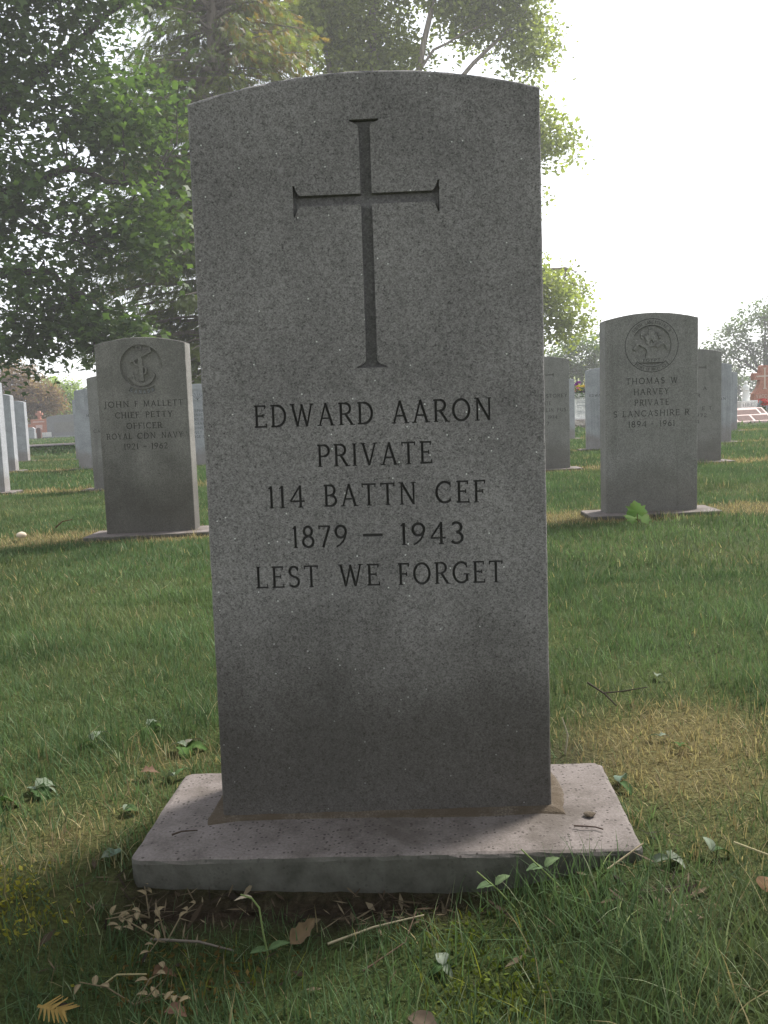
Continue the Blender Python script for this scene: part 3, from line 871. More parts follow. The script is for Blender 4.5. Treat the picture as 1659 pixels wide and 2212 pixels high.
def petals(n, cen, rad, size, cols, seed, up=0.0):
    r = np.random.default_rng(seed)
    d = r.normal(size=(n, 3)); d /= np.linalg.norm(d, axis=1)[:, None]; d[:, 2] = np.abs(d[:, 2]) * 1 + up
    c = np.array(cen) + d * np.array(rad) * r.uniform(.6, 1, (n, 1))
    return c, np.array(cols)[r.integers(0, len(cols), n)], size * r.uniform(.7, 1.3, n)
def quads_mesh(name, C, colr, S, seed, aspect=1.0):
    r = np.random.default_rng(seed)
    n = len(C)
    a = r.normal(size=(n, 3)); a /= np.linalg.norm(a, axis=1)[:, None]
    b = np.cross(a, r.normal(size=(n, 3))); b /= np.linalg.norm(b, axis=1)[:, None]
    S = np.asarray(S)[:, None]
    V = np.stack([C - a * S * .5, C + b * S * .4 * aspect, C + a * S * .5, C - b * S * .4 * aspect], 1).reshape(-1, 3)
    F = np.arange(4 * n).reshape(n, 4)
    return mesh_np(name, V, F, np.full(n, 4), np.repeat(colr, 4, 0))
fr = empty('flower_saddle', (4.18, 18, .70), label='bright yellow, purple and pink flowers on top of the white marble monument', cat='flowers')
for nm, spots, cols, sz, n in (
    ('yellow_flowers', [(-.05, .13), (.055, .12), (-.14, .06), (.17, .07), (.0, .05)], [(.85, .66, .04), (.9, .75, .12)], .045, 60),
    ('purple_flowers', [(-.16, -.01), (.02, .0), (.06, .01), (-.03, .2), (-.09, .16), (.19, .01)], [(.28, .04, .32), (.38, .06, .40), (.2, .03, .26)], .045, 55),
    ('pink_flowers', [(.10, .09), (-.06, .08), (.13, .13), (-.1, .03)], [(.75, .2, .42), (.85, .4, .5), (.8, .35, .3)], .04, 45)):
    C, K, S = [], [], []
    for k, (x, z) in enumerate(spots):
        c, kk, s = petals(n, (x, -.05, z), (.042, .05, .034), sz, cols, 40 + k + len(nm)); C.append(c); K.append(kk); S.append(s)
    link(nm, quads_mesh(nm, np.concatenate(C), np.concatenate(K), np.concatenate(S), 3), M['litter'], fr)
C = []
for (x, z0, z1, dx) in ((-.09, .12, .34, -.02), (-.03, .15, .30, .0), (.07, .14, .40, .05), (.11, .15, .32, .06), (-.17, .05, .2, -.06), (.17, .1, .24, .04)):
    t = rng.random(50); C.append(np.stack([x + dx * t + rng.normal(0, .008, 50), -.03 + rng.normal(0, .01, 50), z0 + (z1 - z0) * t], 1))
C = np.concatenate(C)
link('white_spikes', quads_mesh('white_spikes', C, np.tile([.75, .8, .55], (len(C), 1)), np.full(len(C), .028), 5), M['litter'], fr)
C = np.stack([rng.uniform(-.22, .22, 420), rng.normal(-.06, .06, 420), rng.uniform(-.09, .1, 420)], 1)
link('greenery', quads_mesh('greenery', C, np.array([[.06, .13, .035]]) * rng.uniform(.6, 1.5, (420, 1)), np.full(420, .055), 6, .5), M['litter'], fr)

# statue on plinth, slanted family marker, red cross monument
def lathe_bm(prof, n=20, sx=1.0, sy=1.0):
    bm = bmesh.new(); rings = []
    for rr, z in prof:
        rings.append([bm.verts.new((rr * sx * math.cos(2 * math.pi * i / n), rr * sy * math.sin(2 * math.pi * i / n), z)) for i in range(n)])
    for a, b in zip(rings[:-1], rings[1:]):
        for i in range(n): bm.faces.new((a[i], a[(i + 1) % n], b[(i + 1) % n], b[i]))
    bm.faces.new(rings[0][::-1]); bm.faces.new(rings[-1])
    return bm
st_r = empty('statue', (6.79, 16.02, .372), label='small white statue of a veiled standing figure on a white plinth', cat='statue')
bmv = lathe_bm([(.060, 0), (.064, .03), (.060, .1), (.056, .17), (.062, .22), (.066, .25), (.055, .28), (.032, .298), (.026, .306), (.031, .322), (.034, .34), (.029, .358), (.016, .368), (.004, .371)], 22, 1, .8)
for v in bmv.verts:
    a = math.atan2(v.co.y, v.co.x)
    if v.co.z < .24: 
        k = 1 + .07 * math.sin(a * 9 + v.co.z * 6); v.co.x *= k; v.co.y *= k
part(st_r, 'robe', bmv, M['white_paint'], smooth=True)
bmh = lathe_bm([(.004, -.03), (.017, -.022), (.022, 0), (.018, .02), (.005, .029)], 12)
for v in bmh.verts: v.co += Vector((0, -.016, .332))
part(st_r, 'head', bmh, M['white_paint'], smooth=True)
bma = box_bm(-.034, .034, -.066, -.03, .19, .222, .012)
part(st_r, 'folded_arms', bma, M['white_paint'])
pl = empty('plinth', (6.81, 16.0, .0), label='white inscribed plinth under the small white statue', cat='plinth')
part(pl, 'block', box_bm(-.16, .16, -.09, .12, -.03, .372, .008), M['marble'])
lettering(pl, 'HILL', -.12, .07, .272, .055, -.0915, M['letter_pale'])
vz = empty('grave_vase', (6.90, 15.86, .20), (R(12), R(28), 0), label='grey metal flower vase leaning in front of the white plinth', cat='vase')
part(vz, 'cup', lathe_bm([(.012, 0), (.016, .06), (.024, .14), (.034, .19), (.030, .19), (.014, .1)], 14), NT('dull_zinc').done((.25, .27, .29), .45, metal=.6))
part(vz, 'ring', lathe_bm([(.022, .10), (.027, .105), (.027, .115), (.022, .12)], 14), NT('dull_zinc_ring').done((.22, .24, .26), .45, metal=.6))
sm = empty('slanted_marker', (6.45, 15.2, -.01), label='slanted pink granite marker with dark panels at the right background', cat='gravestone')
prof = [(0, 0), (0, .03), (.52, .26), (.56, .26), (.56, 0)]
V, F = [], []
n = len(prof)
for x in (-.5, .5): V += [(x, y, z) for y, z in prof]
F = [tuple(range(n)), tuple(reversed(range(n, 2 * n)))] + [(i, n + i, n + (i + 1) % n, (i + 1) % n) for i in range(n)]
link('wedge', pyd('wedge', V, F), M['pink_granite'], sm)
sl_ang = math.atan2(.23, .52)
for x0, x1, y0, y1 in ((-.46, -.16, .03, .24), (-.12, .14, .03, .24), (.18, .46, .03, .24), (-.46, .36, .29, .48), (.40, .47, .32, .53)):
    b = box_bm(x0, x1, y0, y1, -.01, .004, .002)
    bmesh.ops.transform(b, matrix=Matrix.Translation((0, 0, .03)) @ Matrix.Rotation(sl_ang, 4, 'X'), verts=b.verts)
    part(sm, 'dark_panel', b, M['brown_granite'])
rb = empty('red_block', (6.62, 16.35, .0), label='low red granite block behind the white statue', cat='gravestone')
part(rb, 'block', box_bm(-.26, .1, -.1, .1, -.02, .47, .015), M['red_granite'])
part(rb, 'base', box_bm(-.30, .14, -.13, .13, -.04, .06, .01), M['pink_granite'])
vc = empty('cross_monument', (8.88, 20, .0), label='red granite cross monument with flared foot, cut off by the right edge', cat='monument')
o = []
for i in range(9):
    t = i / 8; o.append((.25 - .14 * math.sin(t * math.pi / 2) ** .8, .52 + .30 * t))
side = [(.25, .52)] + o[1:-1] + [(.105, .82), (.25, .82), (.26, .90), (.25, .98), (.10, .98), (.095, 1.12)]
top = [(.095 * math.cos(math.pi * i / 6), 1.12 + .03 * math.sin(math.pi * i / 6)) for i in range(1, 6)]
poly = side + top + [(-x, z) for x, z in reversed(side)]
V, F = poly_prism(poly, -.08, .08)
link('cross', pyd('cross', V, F), M['red_granite'], vc)
ss = [([(0, .62), (0, 1.08)], .03), ([(-.19, .90), (.19, .90)], .03), ([(-.04, .62), (.04, .62)], .02), ([(-.035, 1.08), (.035, 1.08)], .02)] + [([(s * .16, .86), (s * .19, .93), (s * .22, .86)], .008) for s in (-1, 1)]
flat_strokes('inlaid_cross', ss, -.083, M['gold_letter'], vc, .0005)
part(vc, 'name_block', box_bm(-.26, .26, -.1, .1, .36, .519, .01), M['red_granite'])
lettering(vc, 'VACCARO', -.21, .22, .40, .085, -.1025, M['gold_letter'])
part(vc, 'base', box_bm(-.36, .36, -.18, .18, -.04, .36, .015), M['granite_pale'])
C, K, S = petals(260, (0, 0, .02), (.16, .12, .13), .05, [(.5, .08, .07), (.6, .14, .12), (.35, .05, .05)], 77)
rf = empty('red_flowers', (7.62, 17.2, .25), label='bunch of red flowers between the statue and the red cross', cat='flowers')
link('blooms', quads_mesh('blooms', C, K, S, 8), M['litter'], rf)
C = np.stack([rng.normal(0, .05, 160), rng.normal(0, .05, 160), rng.uniform(-.25, .05, 160)], 1)
link('stems', quads_mesh('stems', C, np.array([[.06, .12, .03]]) * rng.uniform(.6, 1.4, (160, 1)), np.full(160, .07), 9, .3), M['litter'], rf)
C = np.concatenate([np.stack([-.02 + .045 * (t := np.linspace(0, 1, 14)), 0 * t, .62 - .04 * t], 1), np.stack([-.01 + .075 * t, 0 * t, .56 - .06 * t], 1), np.stack([0 * t, 0 * t, .62 * t], 1)])
ws = link('white_flower_spray', quads_mesh('white_flower_spray', C, np.tile([.8, .8, .76], (len(C), 1)), np.full(len(C), .022), 12), M['litter'], loc=(6.58, 16.75, .0))
tag(ws, 'thin white flower spray left of the small white statue', 'flowers')

# ------------------------------------------------------------------ lawn
def inside_slabs(x, y, m=.0):
    k = np.zeros(len(x), bool)
    for (bx, by, yaw, w, d) in HS_BASES:
        dx, dy = x - bx, y - by
        c, s = math.cos(yaw), math.sin(yaw)
        lx, ly = dx * c + dy * s, -dx * s + dy * c
        k |= (np.abs(lx) < w / 2 + m) & (np.abs(ly) < d / 2 + m)
    return k
def dead_mask(x, y):
    n = fnoise(x, y, 5.5, 30)
    d = np.zeros(len(x))
    for i, (bx, by, yaw, w, d0) in enumerate(HS_BASES):
        ax = np.abs(x - bx); ay = y - by
        if i == 0: continue
        q = sstep(.95, .40, ax + (n - .5) * .5) * sstep(.26, .10, np.abs(ay) + (n - .5) * .22)
        d = np.maximum(d, q * .95)
    # around the nearest stone
    rp = np.exp(-(((x - .36) / .13) ** 2 + ((y - 1.03) / .20) ** 2)) * 1.25 + np.exp(-(((x - .43) / .16) ** 2 + ((y - 1.22) / .09) ** 2)) * .9
    lp = np.exp(-(((x + .40) / .13) ** 2 + ((y - .98) / .17) ** 2)) * 1.0
    bk = np.exp(-(((x + .30) / .10) ** 2 + ((y - 1.17) / .06) ** 2)) * .8
    d = np.maximum(d, np.clip(rp * (.1 + 1.45 * n) - .12, 0, 1))
    d = np.maximum(d, np.clip(lp * (.05 + 1.4 * n) - .12, 0, 1))
    d = np.maximum(d, np.clip(bk * (.3 + n) - .1, 0, 1))
    d = np.maximum(d, .75 * np.exp(-(((x + 1.42) / .3) ** 2 + ((y - 3.75) / .13) ** 2)))
    return np.clip(d, 0, 1)
def moss_mask(x, y):
    n = fnoise(x, y, 16, 50)
    a = np.exp(-(((x - .075) / .055) ** 2 + ((y - .70) / .06) ** 2)) + np.exp(-(((x + .42) / .09) ** 2 + ((y - .82) / .07) ** 2)) * .9
    a += np.exp(-(((x - .05) / .05) ** 2 + ((y - .79) / .03) ** 2)) * .6 + np.exp(-(((x + .20) / .09) ** 2 + ((y - .74) / .05) ** 2)) * .8
    return np.clip(a * (.3 + 1.4 * n) - .15, 0, 1)

def road_mask(x, y):
    return (x < -3.5) & (y > 19.9) & (y < 24.3)

build_ground()

def grass_zone(y0, y1, dens, nseg, wid, hgt, seed, spread=.62, pad=.5, power=1.0):
    r = np.random.default_rng(seed)
    area = spread * (y1 ** 2 - y0 ** 2) + 2 * pad * (y1 - y0)
    n = int(area * dens)
    # sample y so density is even over the wedge
    yy = np.linspace(y0, y1, 400); wy = 2 * (spread * yy + pad); cdf = np.cumsum(wy); cdf = cdf / cdf[-1]
    y = np.interp(r.random(n), cdf, yy) + r.normal(0, (y1 - y0) / 800, n)
    x = (r.random(n) * 2 - 1) * (spread * y + pad)
    keep = ~inside_slabs(x, y, .004 if y0 < 2 else .0) & ~road_mask(x, y)
    soil = soil_mask(x, y); moss = moss_mask(x, y); dead = dead_mask(x, y)
    keep &= r.random(n) > soil * .97
    keep &= r.random(n) > np.clip(moss, 0, 1) * .55
    x, y, moss, dead = x[keep], y[keep], moss[keep], dead[keep]
    n = len(x)
    clump = fnoise(x, y, 9, 60); patch = fnoise(x, y, 1.3, 63); dry = fnoise(x, y, 2.3, 66)
    H = hgt * (.45 + .9 * clump) * r.uniform(.55, 1.25, n) * (1 - .25 * dead)
    H = H * (1 + .8 * sstep(.62, .78, fnoise(x, y, 6.5, 93)))
    tall = 0
    if y0 < 2:
        tall = np.exp(-(((x - .30) / .22) ** 2 + ((y - .68) / .13) ** 2)) + .9 * np.exp(-(((x - .17) / .06) ** 2 + ((y - .81) / .035) ** 2)) + .8 * np.exp(-(((x + .10) / .16) ** 2 + ((y - .62) / .05) ** 2))
        H *= 1 + 1.3 * np.clip(tall, 0, 1.1)
    W = wid * r.uniform(.6, 1.35, n)
    az = r.random(n) * 2 * math.pi
    lean = np.clip(np.abs(r.normal(.25, .32, n)), 0, 1.25)
    stray = r.random(n) < .05
    lean[stray] = r.uniform(.9, 1.5, stray.sum()); H[stray] *= 1.35
    bend = r.uniform(.1, .9, n)
    dirx, diry = np.cos(az), np.sin(az)
    fa = az + math.pi / 2 + r.normal(0, .5, n)
    sx, sy = np.cos(fa), np.sin(fa)
    z0 = zg(x, y) - .004
    rows = []
    for k in range(nseg + 1):
        t = k / nseg
        ang = lean + bend * t
        # integrate along the curve approximately
        hz = H * t * np.cos(np.clip(lean + bend * t * .5, 0, 1.55))
        ho = H * t * np.sin(np.clip(lean + bend * t * .5, 0, 1.55))
        px, py, pz = x + dirx * ho, y + diry * ho, z0 + hz
        w = W * (1 - t) ** .7 * .5 if k < nseg else None
        if k < nseg:
            rows.append(np.stack([px - sx * w, py - sy * w, pz], 1)); rows.append(np.stack([px + sx * w, py + sy * w, pz], 1))
        else: rows.append(np.stack([px, py, pz], 1))
    V = np.stack(rows, 1)                      # n, nv, 3
    nv = V.shape[1]
    base = (np.arange(n) * nv)[:, None]
    fl, sz = [], []
    blk = []
    for k in range(nseg - 1):
        blk += [2 * k, 2 * k + 1, 2 * k + 3, 2 * k + 2]; sz += [4]
    k = nseg - 1
    blk += [2 * k, 2 * k + 1, 2 * k + 2]; sz += [3]
    F = (base + np.array(blk)[None, :]).ravel()
    sizes = np.tile(np.array(sz), n)
    g1 = np.array([.068, .116, .056]); g2 = np.array([.102, .154, .069]); g3 = np.array([.140, .160, .080]); st1 = np.array([.36, .295, .17]); st2 = np.array([.23, .18, .11])
    u = r.random(n)
    col = g1 * (1 - patch[:, None]) + g2 * patch[:, None]
    yl = sstep(.5, .75, dry) * .45
    col = col * (1 - yl[:, None]) + g3 * yl[:, None]
    col = col * r.uniform(.65, 1.35, (n, 1)) * (.65 + .7 * fnoise(x, y, 4.0, 90))[:, None]
    isdead = r.random(n) < np.clip(dead * 1.1 + .025 + .04 * (dry > .6), 0, .93)
    sc = np.where((u < .6)[:, None], st1, st2) * r.uniform(.6, 1.3, (n, 1))
    col = np.where(isdead[:, None], sc, col)
    mm = r.random(n) < moss * .5
    col = np.where(mm[:, None], np.array([.16, .17, .03]) * r.uniform(.7, 1.3, (n, 1)), col)
    pale = r.random(n) < .03
    col = np.where(pale[:, None], np.array([.26, .29, .18]) * r.uniform(.7, 1.2, (n, 1)), col)
    cv = np.repeat(col[:, None, :], nv, 1)
    return V.reshape(-1, 3), F, sizes, cv.reshape(-1, 3)

def build_grass():
    parts = [grass_zone(.36, 2.3, 27000, 3, .0017, .031, 1, .57, .32), grass_zone(2.25, 6.2, 9500, 2, .0032, .032, 2, .57, .4), grass_zone(6.1, 13.5, 3300, 1, .008, .042, 3, .57, .6), grass_zone(13.3, 60, 80, 1, .05, .065, 4, .55, 1.0)]
    V, F, S, C = [], [], [], []
    off = 0
    for v, f, s, c in parts:
        V.append(v); F.append(f + off); S.append(s); C.append(c); off += len(v)
    me = mesh_np('grass', np.concatenate(V), np.concatenate(F), np.concatenate(S), np.concatenate(C))
    return tag(link('grass', me, M['blade']), 'green mown lawn with straw coloured patches round the slabs', kind='stuff')
build_grass()

def build_moss():
    n = 26000
    r = np.random.default_rng(90)
    x = r.uniform(-.62, .45, n); y = r.uniform(.55, .95, n)
    m = moss_mask(x, y)
    k = (r.random(n) < m) & ~inside_slabs(x, y, .002)
    x, y = x[k], y[k]; n = len(x)
    C = np.stack([x, y, zg(x, y) + r.uniform(0, .012, n)], 1)
    colr = np.where((x < -.3)[:, None], np.array([.24, .22, .035]), np.array([.10, .13, .02])) * r.uniform(.5, 1.5, (n, 1))
    brown = (x < 0) & (x > -.3)
    colr[brown] = np.array([.13, .09, .03]) * r.uniform(.5, 1.4, (brown.sum(), 1))
    return tag(link('moss', quads_mesh('moss', C, colr, r.uniform(.004, .009, n), 91, .6), M['blade']), 'yellow green moss cushions between the blades before the slab', kind='stuff')
build_moss()

def leaves_np(C, size, shape, r, tilt=.6, droop=0.0):
    """C: centres; returns V (n,k,3)"""
    n = len(C); k = len(shape)
    nrm = r.normal(size=(n, 3)) * tilt + [0, 0, 1.0]; nrm[:, 2] = np.abs(nrm[:, 2]); nrm /= np.linalg.norm(nrm, axis=1)[:, None]
    t = r.normal(size=(n, 3)); t[:, 2] -= droop; t -= nrm * (t * nrm).sum(1)[:, None]; t /= np.linalg.norm(t, axis=1)[:, None]
    b = np.cross(nrm, t)
    S = np.asarray(size).reshape(-1, 1)
    sh = np.array(shape)
    V = C[:, None, :] + (t[:, None, :] * sh[None, :, 1:2] + b[:, None, :] * sh[None, :, 0:1] + nrm[:, None, :] * sh[None, :, 2:3]) * S[:, None, :]
    return V

def build_litter():
    r = np.random.default_rng(95)
    n = 1500
    x = r.uniform(-.36, .30, n); y = r.uniform(.70, .90, n)
    k = (r.random(n) < soil_mask(x, y) * .9 + .05) & ~inside_slabs(x, y, .003)
    x, y = x[k], y[k]; n = len(x)
    C = np.stack([x, y, zg(x, y) + r.uniform(.001, .010, n)], 1)
    cols = np.array([[.08, .058, .04], [.13, .10, .065], [.2, .16, .105], [.04, .03, .022]])[r.integers(0, 4, n)] * r.uniform(.6, 1.3, (n, 1))
    S = r.uniform(.005, .02, n)
    a = r.normal(size=(n, 3)) * [1, 1, .25]; a /= np.linalg.norm(a, axis=1)[:, None]
    b = np.cross(a, [0, 0, 1.0]); b /= np.linalg.norm(b, axis=1)[:, None]
    wd = np.where(r.random(n) < .75, .0009, .0026)[:, None]
    b[:, 2] += r.normal(0, .4, n)
    V = np.stack([C - a * S[:, None], C + b * wd, C + a * S[:, None], C - b * wd], 1).reshape(-1, 3)
    me = mesh_np('plant_litter', V, np.arange(4 * n), np.full(n, 4), np.repeat(cols, 4, 0))
    return tag(link('plant_litter', me, M['litter']), 'dry plant crumbs on the bare soil before the slab', kind='stuff')
build_litter()

# ------------------------------------------------------------------ single leaves, twigs and weeds
def leaf_mesh(name, L, W, shape='oval', curl=.3, fold=.3, col=(.2, .25, .12), seed=0, nx=12, tip=1.0):
    r = random.Random(seed)
    V, F, K = [], [], []
    for i in range(nx + 1):
        t = i / nx
        if shape == 'oval': w = math.sin(math.pi * t ** .8) ** .8
        elif shape == 'dock': w = (math.sin(math.pi * t ** .6) ** .7) * (1 + .18 * math.sin(t * 22 + seed))
        elif shape == 'blade': w = (1 - t) ** .6 * min(1, t * 8 + .4)
        else: w = math.sin(math.pi * t ** .7) * (1 + .35 * math.sin(t * 19 + seed))
        w = max(.02, w) * W / 2 * (1 + r.uniform(-.08, .08))
        ang = curl * t * 2
        x = L * t if abs(curl) < .01 else L * math.sin(ang) / (2 * curl)
        z = 0 if abs(curl) < .01 else -L * (1 - math.cos(ang)) / (2 * curl) * 1
        for k, s in enumerate((-1, -.5, 0, .5, 1)):
            V.append((x, w * s * math.cos(fold * abs(s)), z + w * abs(s) * math.sin(fold) + r.uniform(-.03, .03) * W * abs(s)))
            sh = 1.25 if s == 0 else r.uniform(.8, 1.1)
            K.append([c * sh for c in col])
    for i in range(nx):
        for k in range(4):
            a = i * 5 + k; F.append((a, a + 1, a + 6, a + 5))
    return mesh_np(name, V, F, [4] * len(F), np.array(K), True)
def maple_leaf_mesh(name, S, col, seed, droop=.25):
    r = random.Random(seed)
    ang = [90, 70, 60, 48, 35, 22, 5, -8, -30, -60, -85]
    rad = [.98, .74, .80, .60, .95, .66, .74, .80, .55, .50, .15]
    half = [(rr * math.cos(R(a)), rr * math.sin(R(a))) for a, rr in zip(ang, rad)]
    out = half + [(-x, y) for x, y in reversed(half[1:])]
    V = [(0, 0, 0)]; K = [[c * 1.2 for c in col]]
    for x, y in out:
        d = math.hypot(x, y); V.append((x * S, y * S, -droop * S * d * d + r.uniform(-.05, .05) * S)); K.append([c * r.uniform(.8, 1.1) for c in col])
    n = len(out)
    F = [(0, 1 + i, 1 + (i + 1) % n) for i in range(n)]
    return mesh_np(name, V, F, [3] * n, np.array(K), False)
def tube_np(pts, radii, ns=6):
    P = np.array(pts, float); n = len(P)
    T = np.gradient(P, axis=0); T /= np.maximum(np.linalg.norm(T, axis=1)[:, None], 1e-9)
    up = np.where(np.abs(T[:, 2:3]) > .9, [[1., 0, 0]], [[0, 0, 1.]])
    A = np.cross(T, up); A /= np.linalg.norm(A, axis=1)[:, None]; B = np.cross(T, A)
    th = np.linspace(0, 2 * np.pi, ns, endpoint=False)
    V = P[:, None, :] + np.array(radii)[:, None, None] * (A[:, None, :] * np.cos(th)[None, :, None] + B[:, None, :] * np.sin(th)[None, :, None])
    i = np.arange(n * ns).reshape(n, ns)
    F = np.stack([i[:-1], np.roll(i[:-1], -1, 1), np.roll(i[1:], -1, 1), i[1:]], -1).reshape(-1, 4)
    return V.reshape(-1, 3), F
def stem_mesh(name, pts, r0, r1, col):
    V, F = tube_np(pts, np.linspace(r0, r1, len(pts)), 6)
    return mesh_np(name, V, F, np.full(len(F), 4), np.tile(col, (len(V), 1)), True)
def gz(x, y, dz=0): return float(zg(x, y)) + dz

def one_leaf(name, x, y, L, W, shape, col, yaw, tilt, label, cat='leaf', curl=.3, fold=.3, dz=.03, seed=1, roll=0, group=None):
    o = link(name, leaf_mesh(name, L, W, shape, curl, fold, col, seed), M['litter'], loc=(x, y, gz(x, y, dz)), rot=(R(roll), R(-tilt), R(yaw)))
    return tag(o, label, cat, group)
PALE = (.15, .18, .13); GRN = (.065, .12, .032); MIDG = (.055, .10, .035); BRN = (.28, .15, .07); TAN = (.36, .26, .14)
GW = 'broad leaved weeds and fallen leaves in the grass'
def weed(x, y, leaves, label, s=1.0, seed=0):
    r = empty('weed', (x, y, gz(x, y, .001)), label=label, cat='weed', group=GW)
    for k, (yaw, tilt, L, W, col, shape) in enumerate(leaves):
        link('leaf', leaf_mesh('leaf', L * s * .68, W * s * .66, shape, .75, .45, col, seed * 10 + k), M['litter'], r, (0, 0, .008), (R(12 * ((k * 7 + seed) % 5 - 2)), R(-tilt * .7), R(yaw)))
    return r
weed(-.454, 1.25, [(70, 58, .055, .036, PALE, 'dock'), (200, 25, .04, .022, MIDG, 'dock')], 'upright pale grey green weed leaf in the lawn at left', 1, 1)
weed(-.384, 1.30, [(60, 40, .05, .03, PALE, 'dock'), (-70, 20, .045, .035, GRN, 'dock'), (10, 18, .05, .026, GRN, 'dock')], 'weed with one pale and one bright green leaf, left lawn', 1, 2)
weed(-.304, 1.205, [(150, 45, .05, .028, PALE, 'dock'), (60, 55, .05, .03, (.17, .165, .13), 'dock'), (-80, 15, .05, .04, GRN, 'dock'), (0, 25, .055, .026, GRN, 'dock')], 'leafy weed close to the left edge of the nearest stone', 1, 3)
weed(-.475, 1.085, [(50, 25, .06, .034, PALE, 'dock'), (120, 15, .055, .03, (.14, .18, .13), 'dock'), (-40, 12, .055, .03, MIDG, 'dock'), (10, 30, .05, .02, PALE, 'dock')], 'wilted pale weed lying in the grass near the left edge', 1.05, 4)
weed(-.515, 1.05, [(20, 22, .06, .034, GRN, 'dock'), (150, 22, .055, .03, GRN, 'dock'), (-60, 20, .05, .03, MIDG, 'dock')], 'bright green weed leaf at the left picture edge', 1, 5)
weed(-.50, .99, [(40, 20, .05, .028, MIDG, 'dock'), (160, 25, .05, .028, PALE, 'dock')], 'low dull green weed at the left edge below the wilted one', .9, 6)
weed(-.335, 1.005, [(80, 25, .045, .018, PALE, 'oval'), (30, 12, .04, .02, MIDG, 'oval')], 'narrow pale leaf leaning on the left edge of the slab', 1, 7)
weed(-.315, .90, [(100, 35, .035, .024, (.13, .18, .13), 'dock'), (170, 18, .04, .02, PALE, 'dock')], 'grey green leaf touching the slab near its front left corner', 1, 8)
weed(-.295, 1.10, [(110, 30, .045, .016, PALE, 'oval'), (60, 50, .05, .016, MIDG, 'oval'), (150, 20, .04, .018, PALE, 'oval')], 'pale narrow weed tucked behind the slab at left', 1, 9)
weed(.275, 1.02, [(75, 35, .05, .026, (.13, .18, .135), 'oval'), (-60, 15, .04, .02, MIDG, 'oval')], 'smooth grey green leaf beside the right edge of the slab', 1, 10)
weed(.385, 1.12, [(40, 50, .028, .010, GRN, 'oval'), (110, 50, .03, .010, GRN, 'oval'), (-20, 40, .026, .010, GRN, 'oval')], 'small fresh green sprig in the straw patch at right', 1, 11)
weed(.37, 1.16, [(20, 35, .03, .014, PALE, 'dock'), (140, 30, .03, .014, PALE, 'dock')], 'tiny pale weed in the straw patch at right', 1, 12)
weed(.272, .828, [(30, 22, .035, .022, PALE, 'dock'), (170, 8, .04, .016, PALE, 'oval'), (-30, 20, .03, .02, (.2, .22, .17), 'dock')], 'whitish wilted leaves at the front right corner of the slab', 1, 13)
weed(.318, .835, [(80, 65, .045, .018, PALE, 'oval'), (20, 30, .04, .018, MIDG, 'oval')], 'upright whitish leaf right of the slab corner', 1, 14)
weed(.365, .79, [(10, 12, .04, .02, PALE, 'dock'), (180, 12, .035, .02, MIDG, 'dock')], 'flat pale leaf lying in the grass right of the slab corner', .9, 15)
weed(.40, .86, [(60, 25, .05, .03, GRN, 'dock'), (-10, 20, .05, .028, GRN, 'dock')], 'bright green leaf at the right picture edge', 1, 16)
weed(.033, .735, [(90, 60, .030, .022, (.21, .24, .19), 'oval'), (150, 25, .025, .013, MIDG, 'oval'), (30, 22, .026, .013, MIDG, 'oval'), (-60, 18, .024, .013, PALE, 'oval'), (220, 20, .024, .012, MIDG, 'oval')], 'little rosette weed with one pale round leaf before the slab', 1, 17)
weed(.45, 1.42, [(70, 40, .035, .02, PALE, 'dock'), (10, 18, .03, .02, PALE, 'dock')], 'pale leaf standing in the lawn at far right', 1, 18)
one_leaf('curled_leaf', -.112, .785, .034, .020, 'dock', (.17, .12, .07), 40, 6, 'curled tan dead leaf on the soil before the slab', 'leaf', -.5, .55, .004, 3, 20, GW)
one_leaf('brown_leaf', -.232, .735, .024, .016, 'dock', (.12, .072, .042), 15, 8, 'reddish brown leaf left of the curled tan one', 'leaf', .5, .5, .012, 4, 0, GW)
one_leaf('brown_leaf', -.205, .680, .020, .015, 'dock', (.12, .068, .048), -20, 12, 'dull red leaf in the dark grass at lower left', 'leaf', .4, .3, .018, 5, 0, GW)
one_leaf('brown_leaf', .012, .612, .028, .022, 'oval', (.22, .11, .05), 30, 15, 'orange brown leaf at the bottom edge of the picture', 'leaf', .4, .3, .03, 6, 0, GW)
one_leaf('grey_brown_leaf', .0, .66, .04, .02, 'oval', (.09, .068, .05), -45, 15, 'matted grey brown dead leaf in the lower middle grass', 'leaf', .5, .4, .018, 7, 0, GW)
one_leaf('brown_leaf', .325, .725, .026, .02, 'oval', (.14, .082, .042), 60, 25, 'small orange leaf at the right edge in the grass', 'leaf', .4, .3, .03, 8, 0, GW)
one_leaf('brown_leaf', -.345, 1.115, .026, .02, 'ragged', (.13, .08, .055), 10, 12, 'small brown leaf behind the left corner of the slab', 'leaf', .4, .3, .012, 9, 0, GW)
def cedar_frond():
    V, F, K = [], [], []
    r = random.Random(2)
    def strip(a, b, w):
        d = Vector(b) - Vector(a); n = Vector((-d.y, d.x, 0)).normalized() * w
        i = len(V); V.extend([tuple(Vector(a) - n), tuple(Vector(a) + n), tuple(Vector(b) + n * .3), tuple(Vector(b) - n * .3)]); F.append((i, i + 1, i + 2, i + 3)); K.extend([[.27 * q, .18 * q, .055 * q] for q in [r.uniform(.8, 1.2)] * 4])
    strip((0, 0, 0), (.055, 0, .004), .002)
    for i in range(7):
        x = .008 + i * .007
        for s in (-1, 1): strip((x, 0, .001 * i), (x + .018, s * (.018 - .0012 * i), .004 + r.uniform(-.003, .003)), .0022)
    V = [(a * .68, b * .68, c) for a, b, c in V]
    return mesh_np('cedar_frond', V, F, [4] * len(F), np.array(K))
